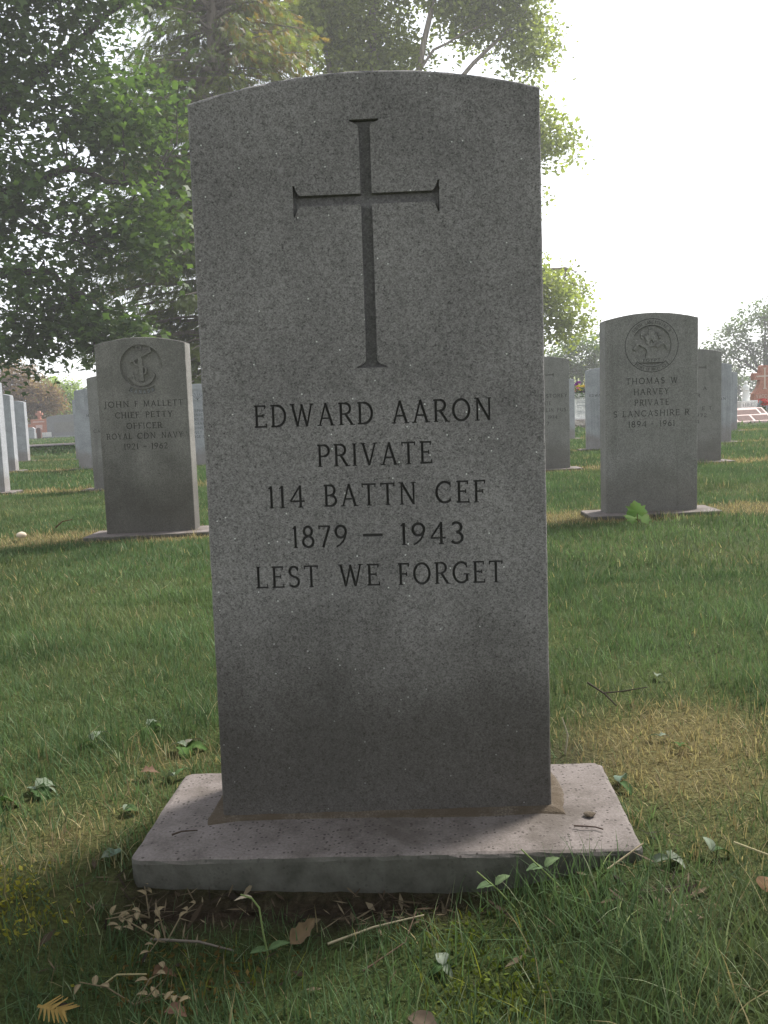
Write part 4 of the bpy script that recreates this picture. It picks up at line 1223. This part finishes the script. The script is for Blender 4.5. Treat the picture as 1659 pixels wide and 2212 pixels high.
tag(link('cedar_frond', cedar_frond(), M['litter'], loc=(-.312, .675, gz(-.312, .675, .022)), rot=(R(25), R(-4), R(-28))), 'fallen golden cedar frond in the lower left grass', 'frond', GW)

def twig(name, pts, r0, r1, col, label, cat='twig', group=None):
    base = Vector(pts[0])
    o = link(name, stem_mesh(name, [tuple(Vector(p) - base) for p in pts], r0, r1, col), M['litter'], loc=base)
    return tag(o, label, cat, group)
GT = 'loose twigs and dry stems'
twig('straw_twig', [(-.075, .78, gz(-.075, .78, .006)), (-.03, .795, gz(-.03, .795, .012)), (.02, .805, gz(.02, .805, .016))], .0013, .0008, (.42, .36, .25), 'straight pale straw stem lying before the slab', group=GT)
twig('straw_twig', [(-.25, .795, gz(-.25, .795, .008)), (-.2, .785, gz(-.2, .785, .01)), (-.165, .775, gz(-.165, .775, .006))], .0016, .0009, (.20, .17, .14), 'grey twig on the soil below the slab corner', group=GT)
twig('straw_twig', [(-.04, .74, gz(-.04, .74, .004)), (.0, .765, gz(0, .765, .014)), (.012, .79, gz(.012, .79, .03))], .0009, .0005, (.16, .11, .08), 'thin dark forked twig right of the curled leaf', group=GT)
twig('straw_twig', [(-.275, .72, gz(-.275, .72, .012)), (-.262, .728, gz(-.262, .728, .018)), (-.235, .727, gz(-.235, .727, .018))], .0009, .0007, (.42, .36, .2), 'short pale straw with a bent end at lower left', group=GT)
twig('fallen_twig', [(.300, 1.285, gz(.3, 1.285, .05)), (.318, 1.255, gz(.318, 1.255, .042)), (.33, 1.235, gz(.33, 1.235, .03))], .0016, .001, (.05, .04, .032), 'short dark twig in the right lawn, left arm of the fork', group=GT)
twig('fallen_twig', [(.315, 1.255, gz(.315, 1.255, .043)), (.345, 1.258, gz(.345, 1.258, .043)), (.385, 1.262, gz(.385, 1.262, .046))], .0012, .0007, (.05, .04, .032), 'thin dark twig lying level in the right lawn', group=GT)
twig('twig_on_slab', [(-.255, .917, .0035), (-.245, .921, .005), (-.228, .925, .0035)], .0012, .0006, (.07, .05, .04), 'tiny dark twig on the left of the slab', group=GT)
twig('twig_on_slab', [(.190, .893, .003), (.2, .889, .004), (.212, .888, .003), (.219, .882, .003)], .0009, .0007, (.08, .055, .045), 'small curved stalk on the right of the slab', group=GT)
twig('fallen_twig', [(-1.50, 3.90, .02), (-1.47, 3.91, .045), (-1.43, 3.93, .05)], .004, .002, (.1, .06, .035), 'curved brown twig on the straw left of the anchor badge stone', group=GT)
twig('straw_twig', [(.31, .76, gz(.31, .76, .06)), (.36, .74, gz(.36, .74, .045)), (.42, .71, gz(.42, .71, .03))], .0009, .0006, (.42, .37, .22), 'long pale dry stem slanting at the right edge', group=GT)
twig('straw_twig', [(.205, .81, gz(.205, .81, .015)), (.245, .825, gz(.245, .825, .028))], .0011, .0008, (.4, .33, .22), 'short straw leaning on the front right of the slab', group=GT)
twig('straw_twig', [(.232, 1.135, gz(.232, 1.135, 0)), (.235, 1.13, gz(.235, 1.13, .03)), (.228, 1.13, gz(.228, 1.13, .055))], .0013, .0008, (.5, .45, .36), 'pale dead stalk standing behind the slab at right', group=GT)

def sprout(x, y, pts, tip, label, leaf=(.03, .018), col=(.2, .26, .1), pair_h=None, seed=0):
    r = empty('sprout', (x, y, gz(x, y)), label=label, cat='weed', group=GW)
    link('stem', stem_mesh('stem', pts, .0011, .0007, col), M['litter'], r)
    for k, (at, yaw, tilt, L, W, c) in enumerate(tip):
        link('leaf', leaf_mesh('leaf', L, W, 'oval', .35, .25, c, seed + k), M['litter'], r, at, (0, R(-tilt), R(yaw)))
    return r
sprout(-.13, .765, [(0, 0, 0), (-.004, 0, .03), (-.006, 0, .055), (-.012, -.002, .066), (-.022, -.003, .071)], [((-.012, 0, .066), 180, 10, .018, .006, (.45, .38, .28)), ((0, 0, .012), 20, 25, .022, .011, (.09, .14, .06)), ((0, 0, .012), 200, 25, .018, .010, (.09, .14, .06))], 'single thin sprout with bent dry tip before the slab', seed=3)
sprout(.115, .815, [(0, 0, 0), (-.02, 0, .025), (-.04, .0, .045)], [((-.022, 0, .03), 10, 45, .018, .013, (.13, .18, .09)), ((-.024, 0, .03), 190, 15, .018, .012, (.10, .15, .075))], 'leafy sprout leaning at the slab front, left of two', seed=5)
sprout(.165, .815, [(0, 0, 0), (-.025, 0, .028), (-.045, .0, .05)], [((-.022, 0, .03), 10, 45, .018, .013, (.13, .18, .09)), ((-.024, 0, .03), 190, 15, .018, .012, (.10, .15, .075))], 'leafy sprout leaning at the slab front, right of two', seed=7)
for k, (x, y, lab) in enumerate(((-.262, .835, 'dried chickweed stalks at the front left corner of the slab'), (-.235, .795, 'dried pale weed tangle on the soil below the slab corner'), (-.24, .705, 'withered pale weed in the dark grass at lower left'))):
    r = empty('dry_weed', (x, y, gz(x, y, .004)), label=lab, cat='weed', group=GW)
    rr = random.Random(60 + k)
    for j in range(4):
        a = rr.uniform(0, 6.28); L = rr.uniform(.03, .055)
        link('stem', stem_mesh('stem', [(0, 0, 0), (L * .5 * math.cos(a), L * .5 * math.sin(a), .014), (L * math.cos(a), L * math.sin(a), rr.uniform(.008, .034))], .0008, .0005, (.22, .175, .11)), M['litter'], r)
        for q in range(3):
            t = .45 + .27 * q
            link('leaf', leaf_mesh('leaf', .012, .006, 'oval', .5, .4, (.24, .19, .115), j * 3 + q, 5), M['litter'], r, (L * t * math.cos(a), L * t * math.sin(a), .014), (0, R(-rr.uniform(10, 60)), rr.uniform(0, 6.28)))
# maple seedling before the plumes stone
sd = empty('maple_seedling', (.948, 3.20, gz(.948, 3.2)), label='bright green maple seedling before the plumes badge headstone', cat='seedling')
link('stem', stem_mesh('stem', [(0, 0, 0), (0, 0, .04), (.003, 0, .07)], .0018, .0012, (.2, .18, .07)), M['litter'], sd)
for k, (at, rt, S, c) in enumerate((((.0, -.004, .068), (R(60), 0, R(4)), .052, (.10, .18, .04)), ((-.012, .0, .042), (R(28), R(-20), R(60)), .042, (.085, .15, .035)), ((.016, 0, .040), (R(28), R(20), R(-50)), .042, (.08, .14, .035)))):
    link('leaf', maple_leaf_mesh('leaf', S, c, k), M['litter'], sd, at, rt)
bmp = bmesh.new(); bmesh.ops.create_icosphere(bmp, subdivisions=2, radius=.019)
for v in bmp.verts: v.co = Vector((v.co.x * 1.15, v.co.y, v.co.z * .75)) * (1 + random.uniform(-.04, .04))
tag(link('pebble', bm_mesh('pebble', bmp, True), NT('cream_stone').done((.55, .46, .36), .8), loc=(-1.556, 3.66, .022)), 'round cream pebble on the straw at far left', 'stone')
bmp = bmesh.new(); bmesh.ops.create_icosphere(bmp, subdivisions=2, radius=.0055)
for v in bmp.verts: v.co = Vector((v.co.x * 1.3, v.co.y, v.co.z * .4)) * (1 + random.uniform(-.2, .2))
tag(link('mortar_chip', bm_mesh('mortar_chip', bmp), M['mortar'], loc=(.213, .918, .003)), 'broken chip of mortar lying on the right of the slab', 'chip')

# ------------------------------------------------------------------ trees
MAPLE = [(0, -.5, 0), (.55, .0, -.1), (.2, .14, 0), (0, .58, -.08), (-.2, .14, 0), (-.55, .0, -.1)]
DIAM = [(0, -.5, 0), (.32, .0, -.08), (0, .5, 0), (-.32, 0, -.08)]
def crown_mesh(name, blobs, n_cl, per, sig, size, shape, cols, seed, shell=.45, flat=.55, tilt=.6, droop=.3, keep=None):
    r = np.random.default_rng(seed)
    W = np.array([b[6] if len(b) > 6 else b[3] * b[4] * b[5] for b in blobs]); W = W / W.sum()
    bi = r.choice(len(blobs), n_cl, p=W)
    B = np.array([b[:6] for b in blobs])[bi]
    d = r.normal(size=(n_cl, 3)); d /= np.linalg.norm(d, axis=1)[:, None]
    rad = r.random(n_cl) ** shell
    cc = B[:, :3] + d * B[:, 3:6] * rad[:, None]
    tone = r.uniform(.7, 1.3, n_cl); hue = r.random(n_cl)
    idx = np.repeat(np.arange(n_cl), per)
    off = r.normal(size=(len(idx), 3)) * np.array([sig, sig, sig * flat])
    off[:, 2] -= .35 * (off[:, 0] ** 2 + off[:, 1] ** 2) / max(sig, .01)
    C = cc[idx] + off
    if keep is not None:
        k = keep(C); C, idx = C[k], idx[k]
    n = len(C)
    V = leaves_np(C, size * r.uniform(.5, 1.4, n), shape, r, tilt, droop)
    kk = len(shape)
    F = np.arange(n * kk).reshape(n, kk)
    h = np.clip(hue[idx] * .6 + r.random(n) * .4, 0, 1)[:, None]
    c0, c1 = np.array(cols[0]), np.array(cols[1])
    col = (c0 * (1 - h) + c1 * h) * (tone[idx] * r.uniform(.8, 1.2, n))[:, None]
    me = mesh_np(name, V.reshape(-1, 3), F, np.full(n, kk), np.repeat(col, kk, 0))
    return me, cc
def skeleton(name, trunk, limbs, ns=10):
    Vs, Fs, o = [], [], 0
    for pts, r0, r1 in [trunk] + limbs:
        P = []
        pts = [np.array(p, float) for p in pts]
        for a, b in zip(pts[:-1], pts[1:]):
            for t in np.linspace(0, 1, 5)[:-1]: P.append(a * (1 - t) + b * t)
        P.append(pts[-1]); P = np.array(P)
        P[1:-1] += np.random.default_rng(len(Vs)).normal(0, r0 * .25, (len(P) - 2, 3))
        V, F = tube_np(P, np.linspace(r0, r1, len(P)), ns if r0 > .06 else 6)
        Vs.append(V); Fs.append(F + o); o += len(V)
    F = np.concatenate(Fs)
    return mesh_np(name, np.concatenate(Vs), F, np.full(len(F), 4), None, True)
def twiglets(cc, root_pts, seed, n, r0=.025):
    r = np.random.default_rng(seed)
    out = []
    RP = np.array(root_pts, float)
    for i in r.choice(len(cc), min(n, len(cc)), replace=False):
        c = cc[i]; d = np.linalg.norm(RP - c, axis=1); a = RP[np.argmin(d)]
        if np.linalg.norm(a - c) > 4: continue
        m = (a + c) / 2 + r.normal(0, .12, 3) + [0, 0, .15]
        out.append(([a, m, c], r0, .006))
    return out
def samples(limbs, k=6):
    out = []
    for pts, _, _ in limbs:
        for a, b in zip(pts[:-1], pts[1:]):
            for t in np.linspace(.2, 1, k): out.append(np.array(a) * (1 - t) + np.array(b) * t)
    return out

# big maple whose branches hang in from the left
def tree_maple():
    bx, by = -9.6, 17.5
    root = empty('maple_tree', (bx, by, 0), label='dark spreading maple hanging in from the left edge', cat='tree', group='tall trees behind the graves')
    trunk = ([(0, 0, -.1), (.1, 0, 2.2), (.15, .1, 4.2), (.1, 0, 8), (.3, 0, 12)], .42, .16)
    limbs = [([(.1, 0, 2.4), (1.8, -.6, 3.6), (3.6, -.9, 3.4), (4.6, -1.0, 2.6)], .12, .03),
             ([(.12, 0, 3.2), (2.4, -.2, 5.0), (3.9, -.4, 5.4), (5.4, -.2, 5.0)], .14, .03),
             ([(.12, 0, 4.2), (2.2, .3, 6.6), (4.2, .4, 8.2), (5.6, .4, 9.0)], .14, .03),
             ([(.1, 0, 5.4), (1.4, -.9, 7.8), (3.4, -1.4, 9.4)], .12, .03),
             ([(.1, 0, 3.0), (-2.2, .5, 5), (-4, .6, 5.5)], .14, .04), ([(.1, 0, 5.0), (-1.6, .4, 8), (-2.6, .3, 10.5)], .12, .04), ([(.1, 0, 7), (.8, 1.2, 10), (1.5, 1.5, 12)], .1, .04),
             ([(3.6, -.9, 3.4), (4.3, -.7, 2.4), (4.2, -.8, 1.9)], .035, .012), ([(2.4, -.2, 5.0), (3.4, -.6, 4.2), (4.6, -.8, 3.8)], .05, .015)]
    blobs = [(4.0, -.7, 9.3, 2.3, 1.6, 1.6), (2.2, -.4, 7.4, 2.0, 1.5, 1.3), (4.6, .1, 6.6, 1.6, 1.3, 1.2), (2.6, -.5, 5.2, 1.9, 1.4, .9), (4.9, -.3, 4.5, 1.4, 1.2, .9), (3.2, -.7, 3.4, 1.7, 1.2, .8), (4.2, -.8, 2.5, 1.15, .9, .35, 1.0), (2.6, -.8, 2.35, .8, .8, .35, .6),
             (-2.5, .5, 6.5, 2.6, 2.4, 2.2), (-1.5, .4, 10.5, 3, 2.6, 2.2), (.8, .8, 11.8, 2.6, 2.4, 1.6)]
    me, cc = crown_mesh('crown', blobs, 2300, 36, .29, .14, MAPLE, [(.045, .085, .030), (.095, .155, .045)], 101, .5, .55, .55, .5)
    limbs += twiglets(cc, samples(limbs), 5, 170)
    link('trunk', skeleton('trunk', trunk, limbs), M['bark_dark'], root)
    link('crown', me, M['foliage'], root)
tree_maple()

# tall cedar with drooping sprays
def tree_cedar():
    root = empty('cedar_tree', (-3.75, 22, 0), label='tall cedar with drooping sprays and pale trunk behind the nearest stone', cat='tree', group='tall trees behind the graves')
    r = np.random.default_rng(202)
    trunk = ([(0, 0, -.1), (.05, 0, 4), (.2, 0, 8), (.3, 0, 11), (.35, 0, 15.5)], .30, .05)
    trunk2 = ([(.15, .1, 5.5), (.42, .1, 8.2), (.52, .1, 11), (.6, .1, 14)], .11, .03)
    limbs = [trunk2]
    C, D, hue = [], [], []
    z = .9
    while z < 14.5:
        Rz = 3.5 * (1 - (max(z - 3, 0) / 13.5) ** 1.6) * (.92 + .08 * min(1, (z - .8) / 2.5))
        for k in range(11):
            a = r.random() * 6.283
            L = Rz * r.uniform(.65, 1.12)
            z0 = z + r.uniform(-.2, .2)
            tx, ty = .25 * z / 11, 0
            p0 = np.array([tx, ty, z0 + .3]); d = np.array([math.cos(a), math.sin(a), 0])
            p1 = p0 + d * L * .5 + [0, 0, .22 - .1 * L]; p2 = p0 + d * L + [0, 0, -.14 * L]
            limbs.append(([p0, p1, p2], .028 + .008 * L, .006))
            m = int(36 * L)
            t = r.uniform(.22, 1.05, m) ** .8
            P = np.where((t < .5)[:, None], p0 + (p1 - p0) * (t * 2)[:, None], p1 + (p2 - p1) * ((t - .5) * 2)[:, None])
            side = np.cross(d, [0, 0, 1]); sp = r.normal(0, .22, m) * (.4 + t * .6) * min(1, L / 2)
            P = P + side * sp[:, None] + np.stack([r.normal(0, .05, m), r.normal(0, .05, m), -np.abs(r.normal(.05, .12, m))], 1)
            C.append(P); dd = d * .55 + side * np.sign(sp)[:, None] * .35 + np.stack([r.normal(0, .3, m), r.normal(0, .3, m), -r.uniform(.1, 1.0, m)], 1)
            D.append(dd); hue.append(np.full(m, r.random()))
        z += r.uniform(.22, .32)
    C = np.concatenate(C); D = np.concatenate(D); hue = np.concatenate(hue)
    D /= np.linalg.norm(D, axis=1)[:, None]
    gap = (C[:, 2] > 8.6) & (np.abs(C[:, 0] - .32) < .45) & (C[:, 1] < 0) & (r.random(len(C)) < .8)
    C, D, hue = C[~gap], D[~gap], hue[~gap]
    n = len(C)
    nrm = np.cross(D, r.normal(size=(n, 3))); nrm /= np.linalg.norm(nrm, axis=1)[:, None]
    B = np.cross(D, nrm)
    S = r.uniform(.15, .32, n)[:, None]
    leafs = [(0, 1.0, 0, .04)] + [(.10 + .22 * i, .52 - .06 * i, s * .62, .05) for i in range(3) for s in (-1, 1)]
    Vs = []
    for (t0, ln, sn, w) in leafs:
        cs = math.cos(sn); si = math.sin(sn)
        dirv = D * cs + B * si; wv = np.cross(nrm, dirv)
        o = C + D * S * t0; sag = np.array([0, 0, -.06])
        tip = o + dirv * S * ln + sag * S * (1 if sn else 0)
        Vs += [o + wv * S * w, tip, o - wv * S * w]
    V = np.stack(Vs, 1)
    kf = len(leafs)
    F = (np.arange(n)[:, None] * (3 * kf) + np.arange(3 * kf)[None, :]).reshape(-1, 3)
    h = hue[:, None]
    col = (np.array([.09, .125, .045]) * (1 - h) + np.array([.20, .235, .075]) * h) * r.uniform(.7, 1.3, (n, 1))
    rust = (C[:, 2] > 8.2) & (C[:, 0] > .7) & (r.random(n) < .3)
    col[rust] = np.array([.22, .15, .045]) * r.uniform(.6, 1.2, (rust.sum(), 1))
    me = mesh_np('crown', V.reshape(-1, 3), F, np.full(len(F), 3), np.repeat(col, 3 * kf, 0))
    link('trunk', skeleton('trunk', trunk, limbs), M['bark_pale'], root)
    link('crown', me, M['foliage'], root)
tree_cedar()

# broad yellow green tree behind
def tree_linden():
    root = empty('leafy_tree', (.9, 27, 0), label='tall yellow green leafy tree rising behind the nearest stone, ending at white sky', cat='tree', group='tall trees behind the graves')
    trunk = ([(0, 0, -.1), (0, 0, 3), (-.4, 0, 6.5), (-.6, 0, 10)], .4, .2)
    limbs = [([(-.4, 0, 5.5), (.2, -.2, 8.5), (1.2, -.4, 12), (2.4, -.4, 14.5)], .16, .04), ([(-.5, 0, 7), (-1.8, -.3, 10.4), (-2.2, -.4, 13)], .14, .04), ([(-.6, 0, 10), (-.4, 0, 13), (.2, 0, 16)], .16, .04),
             ([(0, 0, 4), (2.4, .0, 7), (4.4, 0, 8.2)], .14, .03), ([(0, 0, 3), (2.6, -.2, 4.6), (5.0, -.2, 4.6)], .12, .03), ([(0, 0, 3.5), (-2.4, -.2, 6), (-4, -.2, 7.2)], .12, .03), ([(.2, -.2, 8.5), (2.4, -.3, 10.6), (4, -.2, 12)], .09, .03), ([(-.2, -.2, 9), (1.2, -.4, 11), (2.8, -.6, 11.6)], .06, .02)]
    blobs = [(3.0, 0, 13.4, 2.0, 1.8, 2.2), (1.2, .2, 14.5, 2.2, 1.8, 1.8), (-1.6, 0, 12.5, 2.2, 1.8, 2.0), (4.0, 0, 11.3, .9, 1.2, .9), (-.4, .3, 11, 1.6, 1.4, 1.0),
             (4.3, 0, 8.6, 1.25, 1.2, .75), (3.7, 0, 9.6, .9, 1, .7), (3.6, 0, 6.9, .75, .8, .35), (3.3, .0, 7.6, .9, .9, .5), (4.0, 0, 4.1, 1.6, 1.5, 1.15), (4.9, 0, 3.2, .95, 1.1, .75), (3.2, 0, 5.4, .75, .9, .4), (1.5, 0, 6.5, 2.0, 2, 2.0), (-3, 0, 7.5, 2, 2, 2), (-1, 0, 9, 2, 2, 1.6), (3.0, 0, 2.5, 1.3, 1.2, .6)]
    me, cc = crown_mesh('crown', blobs, 3800, 30, .25, .15, DIAM, [(.16, .20, .06), (.28, .31, .09)], 303, .55, .6, .7, .3)
    limbs += twiglets(cc, samples(limbs), 6, 160)
    link('trunk', skeleton('trunk', trunk, limbs), M['bark_pale'], root)
    link('crown', me, M['foliage'], root)
tree_linden()

def small_tree(name, loc, blobs, ncl, per, sig, size, cols, seed, label, group=None, th=1.6, tr=.16, bark='bark_dark', shell=.4):
    root = empty(name, loc, label=label, cat='tree' if 'bush' not in name else 'bush', group=group)
    me, cc = crown_mesh('crown', blobs, ncl, per, sig, size, DIAM, cols, seed, shell, .6, .6, .3)
    top = max(b[2] for b in blobs)
    trunk = ([(0, 0, -.1), (.05, 0, th * .6), (0, .05, th), (.25, 0, top * .7)], tr, tr * .15)
    limbs = [([(0, 0, th * .8), tuple((np.array((0, 0, th)) + np.array(b[:3])) / 2 + [0, 0, .2]), b[:3]], tr * .45, .02) for b in blobs]
    limbs += twiglets(cc, samples(limbs), seed, 50, .02)
    link('trunk', skeleton('trunk', trunk, limbs), M[bark], root)
    link('crown', me, M['foliage'], root)
    return root
GF = 'trees at the far side of the cemetery'
small_tree('copper_tree', (-20.9, 50, 0), [(0, 0, 3.6, 1.5, 1.4, 1.2), (1.2, -.2, 2.6, 1.55, 1.4, 1.1), (-1.4, 0, 2.9, 1.7, 1.4, 1.3), (1.9, -.2, 1.9, 1.1, 1.1, .7), (.2, -.3, 2.0, 1.8, 1.3, .9), (-2.2, 0, 2.0, 1.4, 1.2, .9)], 620, 40, .20, .14, [(.14, .085, .055), (.24, .16, .085)], 401, 'round copper leaved tree in the left background', GF, 1.2)
small_tree('green_tree', (-22.0, 60, 0), [(0, 0, 3.3, 1.5, 1.3, 1.0), (1.0, 0, 2.2, 1.3, 1.2, 1.2), (-.8, 0, 2.2, 1.4, 1.2, 1.2)], 260, 34, .24, .18, [(.16, .24, .05), (.26, .34, .07)], 402, 'light green tree just right of the copper tree', GF, 1.0)
small_tree('green_tree', (10.6, 45, 0), [(0, 0, 3.2, 1.9, 1.6, 1.1), (-1.5, 0, 2.5, 1.5, 1.3, 1.0), (1.8, 0, 2.6, 1.7, 1.4, 1.1), (.2, -.2, 2.0, 1.8, 1.4, .8), (3.4, 0, 2.2, 1.6, 1.3, 1.2), (-2.8, 0, 2.0, 1.4, 1.2, 1.1)], 520, 34, .24, .17, [(.07, .12, .04), (.12, .17, .05)], 403, 'green tree standing beyond the flowers at centre right', GF, 1.4)
small_tree('green_tree', (22.3, 50, 0), [(0, 0, 5.0, 1.7, 1.5, 1.1), (-1.8, 0, 3.9, 1.8, 1.5, .9), (1.6, 0, 4.2, 1.9, 1.5, 1.4), (-2.4, 0, 2.8, 1.7, 1.4, 1.0), (.4, 0, 3.0, 2.2, 1.6, 1.2), (2.8, 0, 2.8, 2, 1.6, 1.6), (1.2, 0, 5.6, 1.2, 1.2, .7)], 420, 30, .26, .18, [(.055, .095, .038), (.09, .13, .045)], 404, 'tall loose tree at the right edge above the red cross', GF, 1.8, .2)
small_tree('green_tree', (17.5, 55, 0), [(0, 0, 2.3, 1.8, 1.5, 1.3), (1.8, 0, 2.0, 1.7, 1.4, 1.2), (-1.5, 0, 1.8, 1.4, 1.3, 1.0), (3.6, 0, 1.7, 1.8, 1.4, 1.2)], 420, 34, .24, .18, [(.035, .065, .028), (.06, .095, .035)], 405, 'low dark tree mass behind the white statue', GF, .8)
small_tree('green_bush', (-18.4, 48, 0), [(0, 0, .7, .6, .5, .5), (.7, 0, .8, .6, .5, .45)], 90, 40, .13, .10, [(.24, .34, .06), (.32, .42, .08)], 406, 'bright lime green bush behind the orange cross monument', None, .3, .05)
def hedge(name, x0, x1, y, h, seed, label):
    n = int((x1 - x0) * 420)
    r = np.random.default_rng(seed)
    x = r.uniform(x0, x1, n); top = h * (.75 + .5 * fnoise(x, x * 0 + seed, .35, 70))
    C = np.stack([x - (x0 + x1) / 2, r.normal(0, .5, n), top * r.random(n) ** .6], 1)
    V = leaves_np(C, .24 * r.uniform(.7, 1.3, n), DIAM, r, .8, .2)
    col = np.array([.045, .08, .03]) * r.uniform(.5, 1.6, (n, 1))
    me = mesh_np('foliage', V.reshape(-1, 3), np.arange(4 * n), np.full(n, 4), np.repeat(col, 4, 0))
    root = empty(name, ((x0 + x1) / 2, y, 0), label=label, cat='hedge')
    link('foliage', me, M['foliage'], root)
    Vs, Fs, o = [], [], 0
    for k in range(int((x1 - x0) / 1.5)):
        xx = -(x1 - x0) / 2 + .7 + 1.5 * k
        v, f = tube_np([(xx, 0, -.1), (xx + .1, 0, h * .5), (xx + .05, 0, h * .9)], [.06, .045, .02], 6); Vs.append(v); Fs.append(f + o); o += len(v)
    F = np.concatenate(Fs)
    link('stems', mesh_np('stems', np.concatenate(Vs), F, np.full(len(F), 4)), M['bark_dark'], root)
hedge('hedge', -42, -6, 66, 1.9, 1, 'dark hedge closing the view at the left background')
hedge('hedge', -4, 44, 68, 2.0, 2, 'dark hedge closing the view at the right background')

# unseen tree added behind the camera to darken the stone face and foreground
def added_shade_tree():
    root = empty('added_shade_tree', (-1.2, -6.5, 0), label='big dense unseen tree added behind the viewpoint to shade the nearest stone', cat='tree')
    trunk = ([(0, 0, -.1), (.1, 0, 2.5), (0, .1, 5), (.1, 0, 9)], .40, .12)
    blobs = [(0, 1.5, 6, 4.2, 3.6, 2.4), (3.2, .5, 5.0, 3.2, 3.0, 2.0), (-3.4, .5, 5.2, 3.4, 3, 2.2), (0, -1, 8, 3.4, 3, 2), (.6, 1.5, 3.9, 3.6, 2.4, 1.0), (-2.5, 0, 3.5, 3, 2.6, 1.2), (4.5, -.5, 3.6, 2.4, 2.4, 1.2)]
    me, cc = crown_mesh('crown', blobs, 1100, 26, .42, .26, DIAM, [(.045, .08, .032), (.085, .135, .045)], 501, .5, .6, .6, .3)
    limbs = [([(0, 0, 2.4), tuple(np.array(b[:3]) * .5 + [0, 0, 1.4]), b[:3]], .12, .03) for b in blobs]
    limbs += twiglets(cc, samples(limbs), 9, 60)
    link('trunk', skeleton('trunk', trunk, limbs), M['bark_dark'], root)
    link('crown', me, M['foliage'], root)
added_shade_tree()
def added_side_tree():  # out of view, added so that its bough shades the foreground
    root = empty('added_shade_tree', (7.2, 1.4, 0), label='leafy unseen tree added right of the view, its bough shading the foreground', cat='tree')
    trunk = ([(0, 0, -.1), (.1, 0, 2.5), (0, .1, 5), (.1, 0, 9)], .34, .10)
    blobs = [(-3.3, .95, 6.0, 1.5, .95, .7), (-2.0, .4, 6.3, 1.6, 1.2, 1.0), (0, 0, 7.6, 2.4, 2.2, 1.8), (1.8, -.8, 6, 2, 2, 1.4), (-.6, -1.8, 6, 2, 1.8, 1.2)]
    me, cc = crown_mesh('crown', blobs, 420, 26, .28, .2, DIAM, [(.045, .08, .032), (.085, .135, .045)], 502, .5, .6, .6, .3)
    limbs = [([(0, 0, 3.0), tuple(np.array(b[:3]) * .5 + [0, 0, 1.6]), b[:3]], .11, .03) for b in blobs]
    limbs += twiglets(cc, samples(limbs), 10, 40)
    link('trunk', skeleton('trunk', trunk, limbs), M['bark_dark'], root)
    link('crown', me, M['foliage'], root)
added_side_tree()

# thin haze volume added to wash out far things in place of lens glare
hb = box_bm(-360, 360, -90, 340, -1.6, 20)
hm = bpy.data.materials.new('thin_haze'); hm.use_nodes = True
ht = hm.node_tree; ht.nodes.clear()
ho = ht.nodes.new('ShaderNodeOutputMaterial'); hv = ht.nodes.new('ShaderNodeVolumePrincipled')
hv.inputs['Color'].default_value = (.95, .95, .97, 1)
hv.inputs['Density'].default_value = .003
hv.inputs['Anisotropy'].default_value = .3
ht.links.new(hv.outputs[0], ho.inputs['Volume'])
tag(link('haze', bm_mesh('haze', hb), hm), 'thin pale haze added over the cemetery in place of lens glare', kind='stuff')
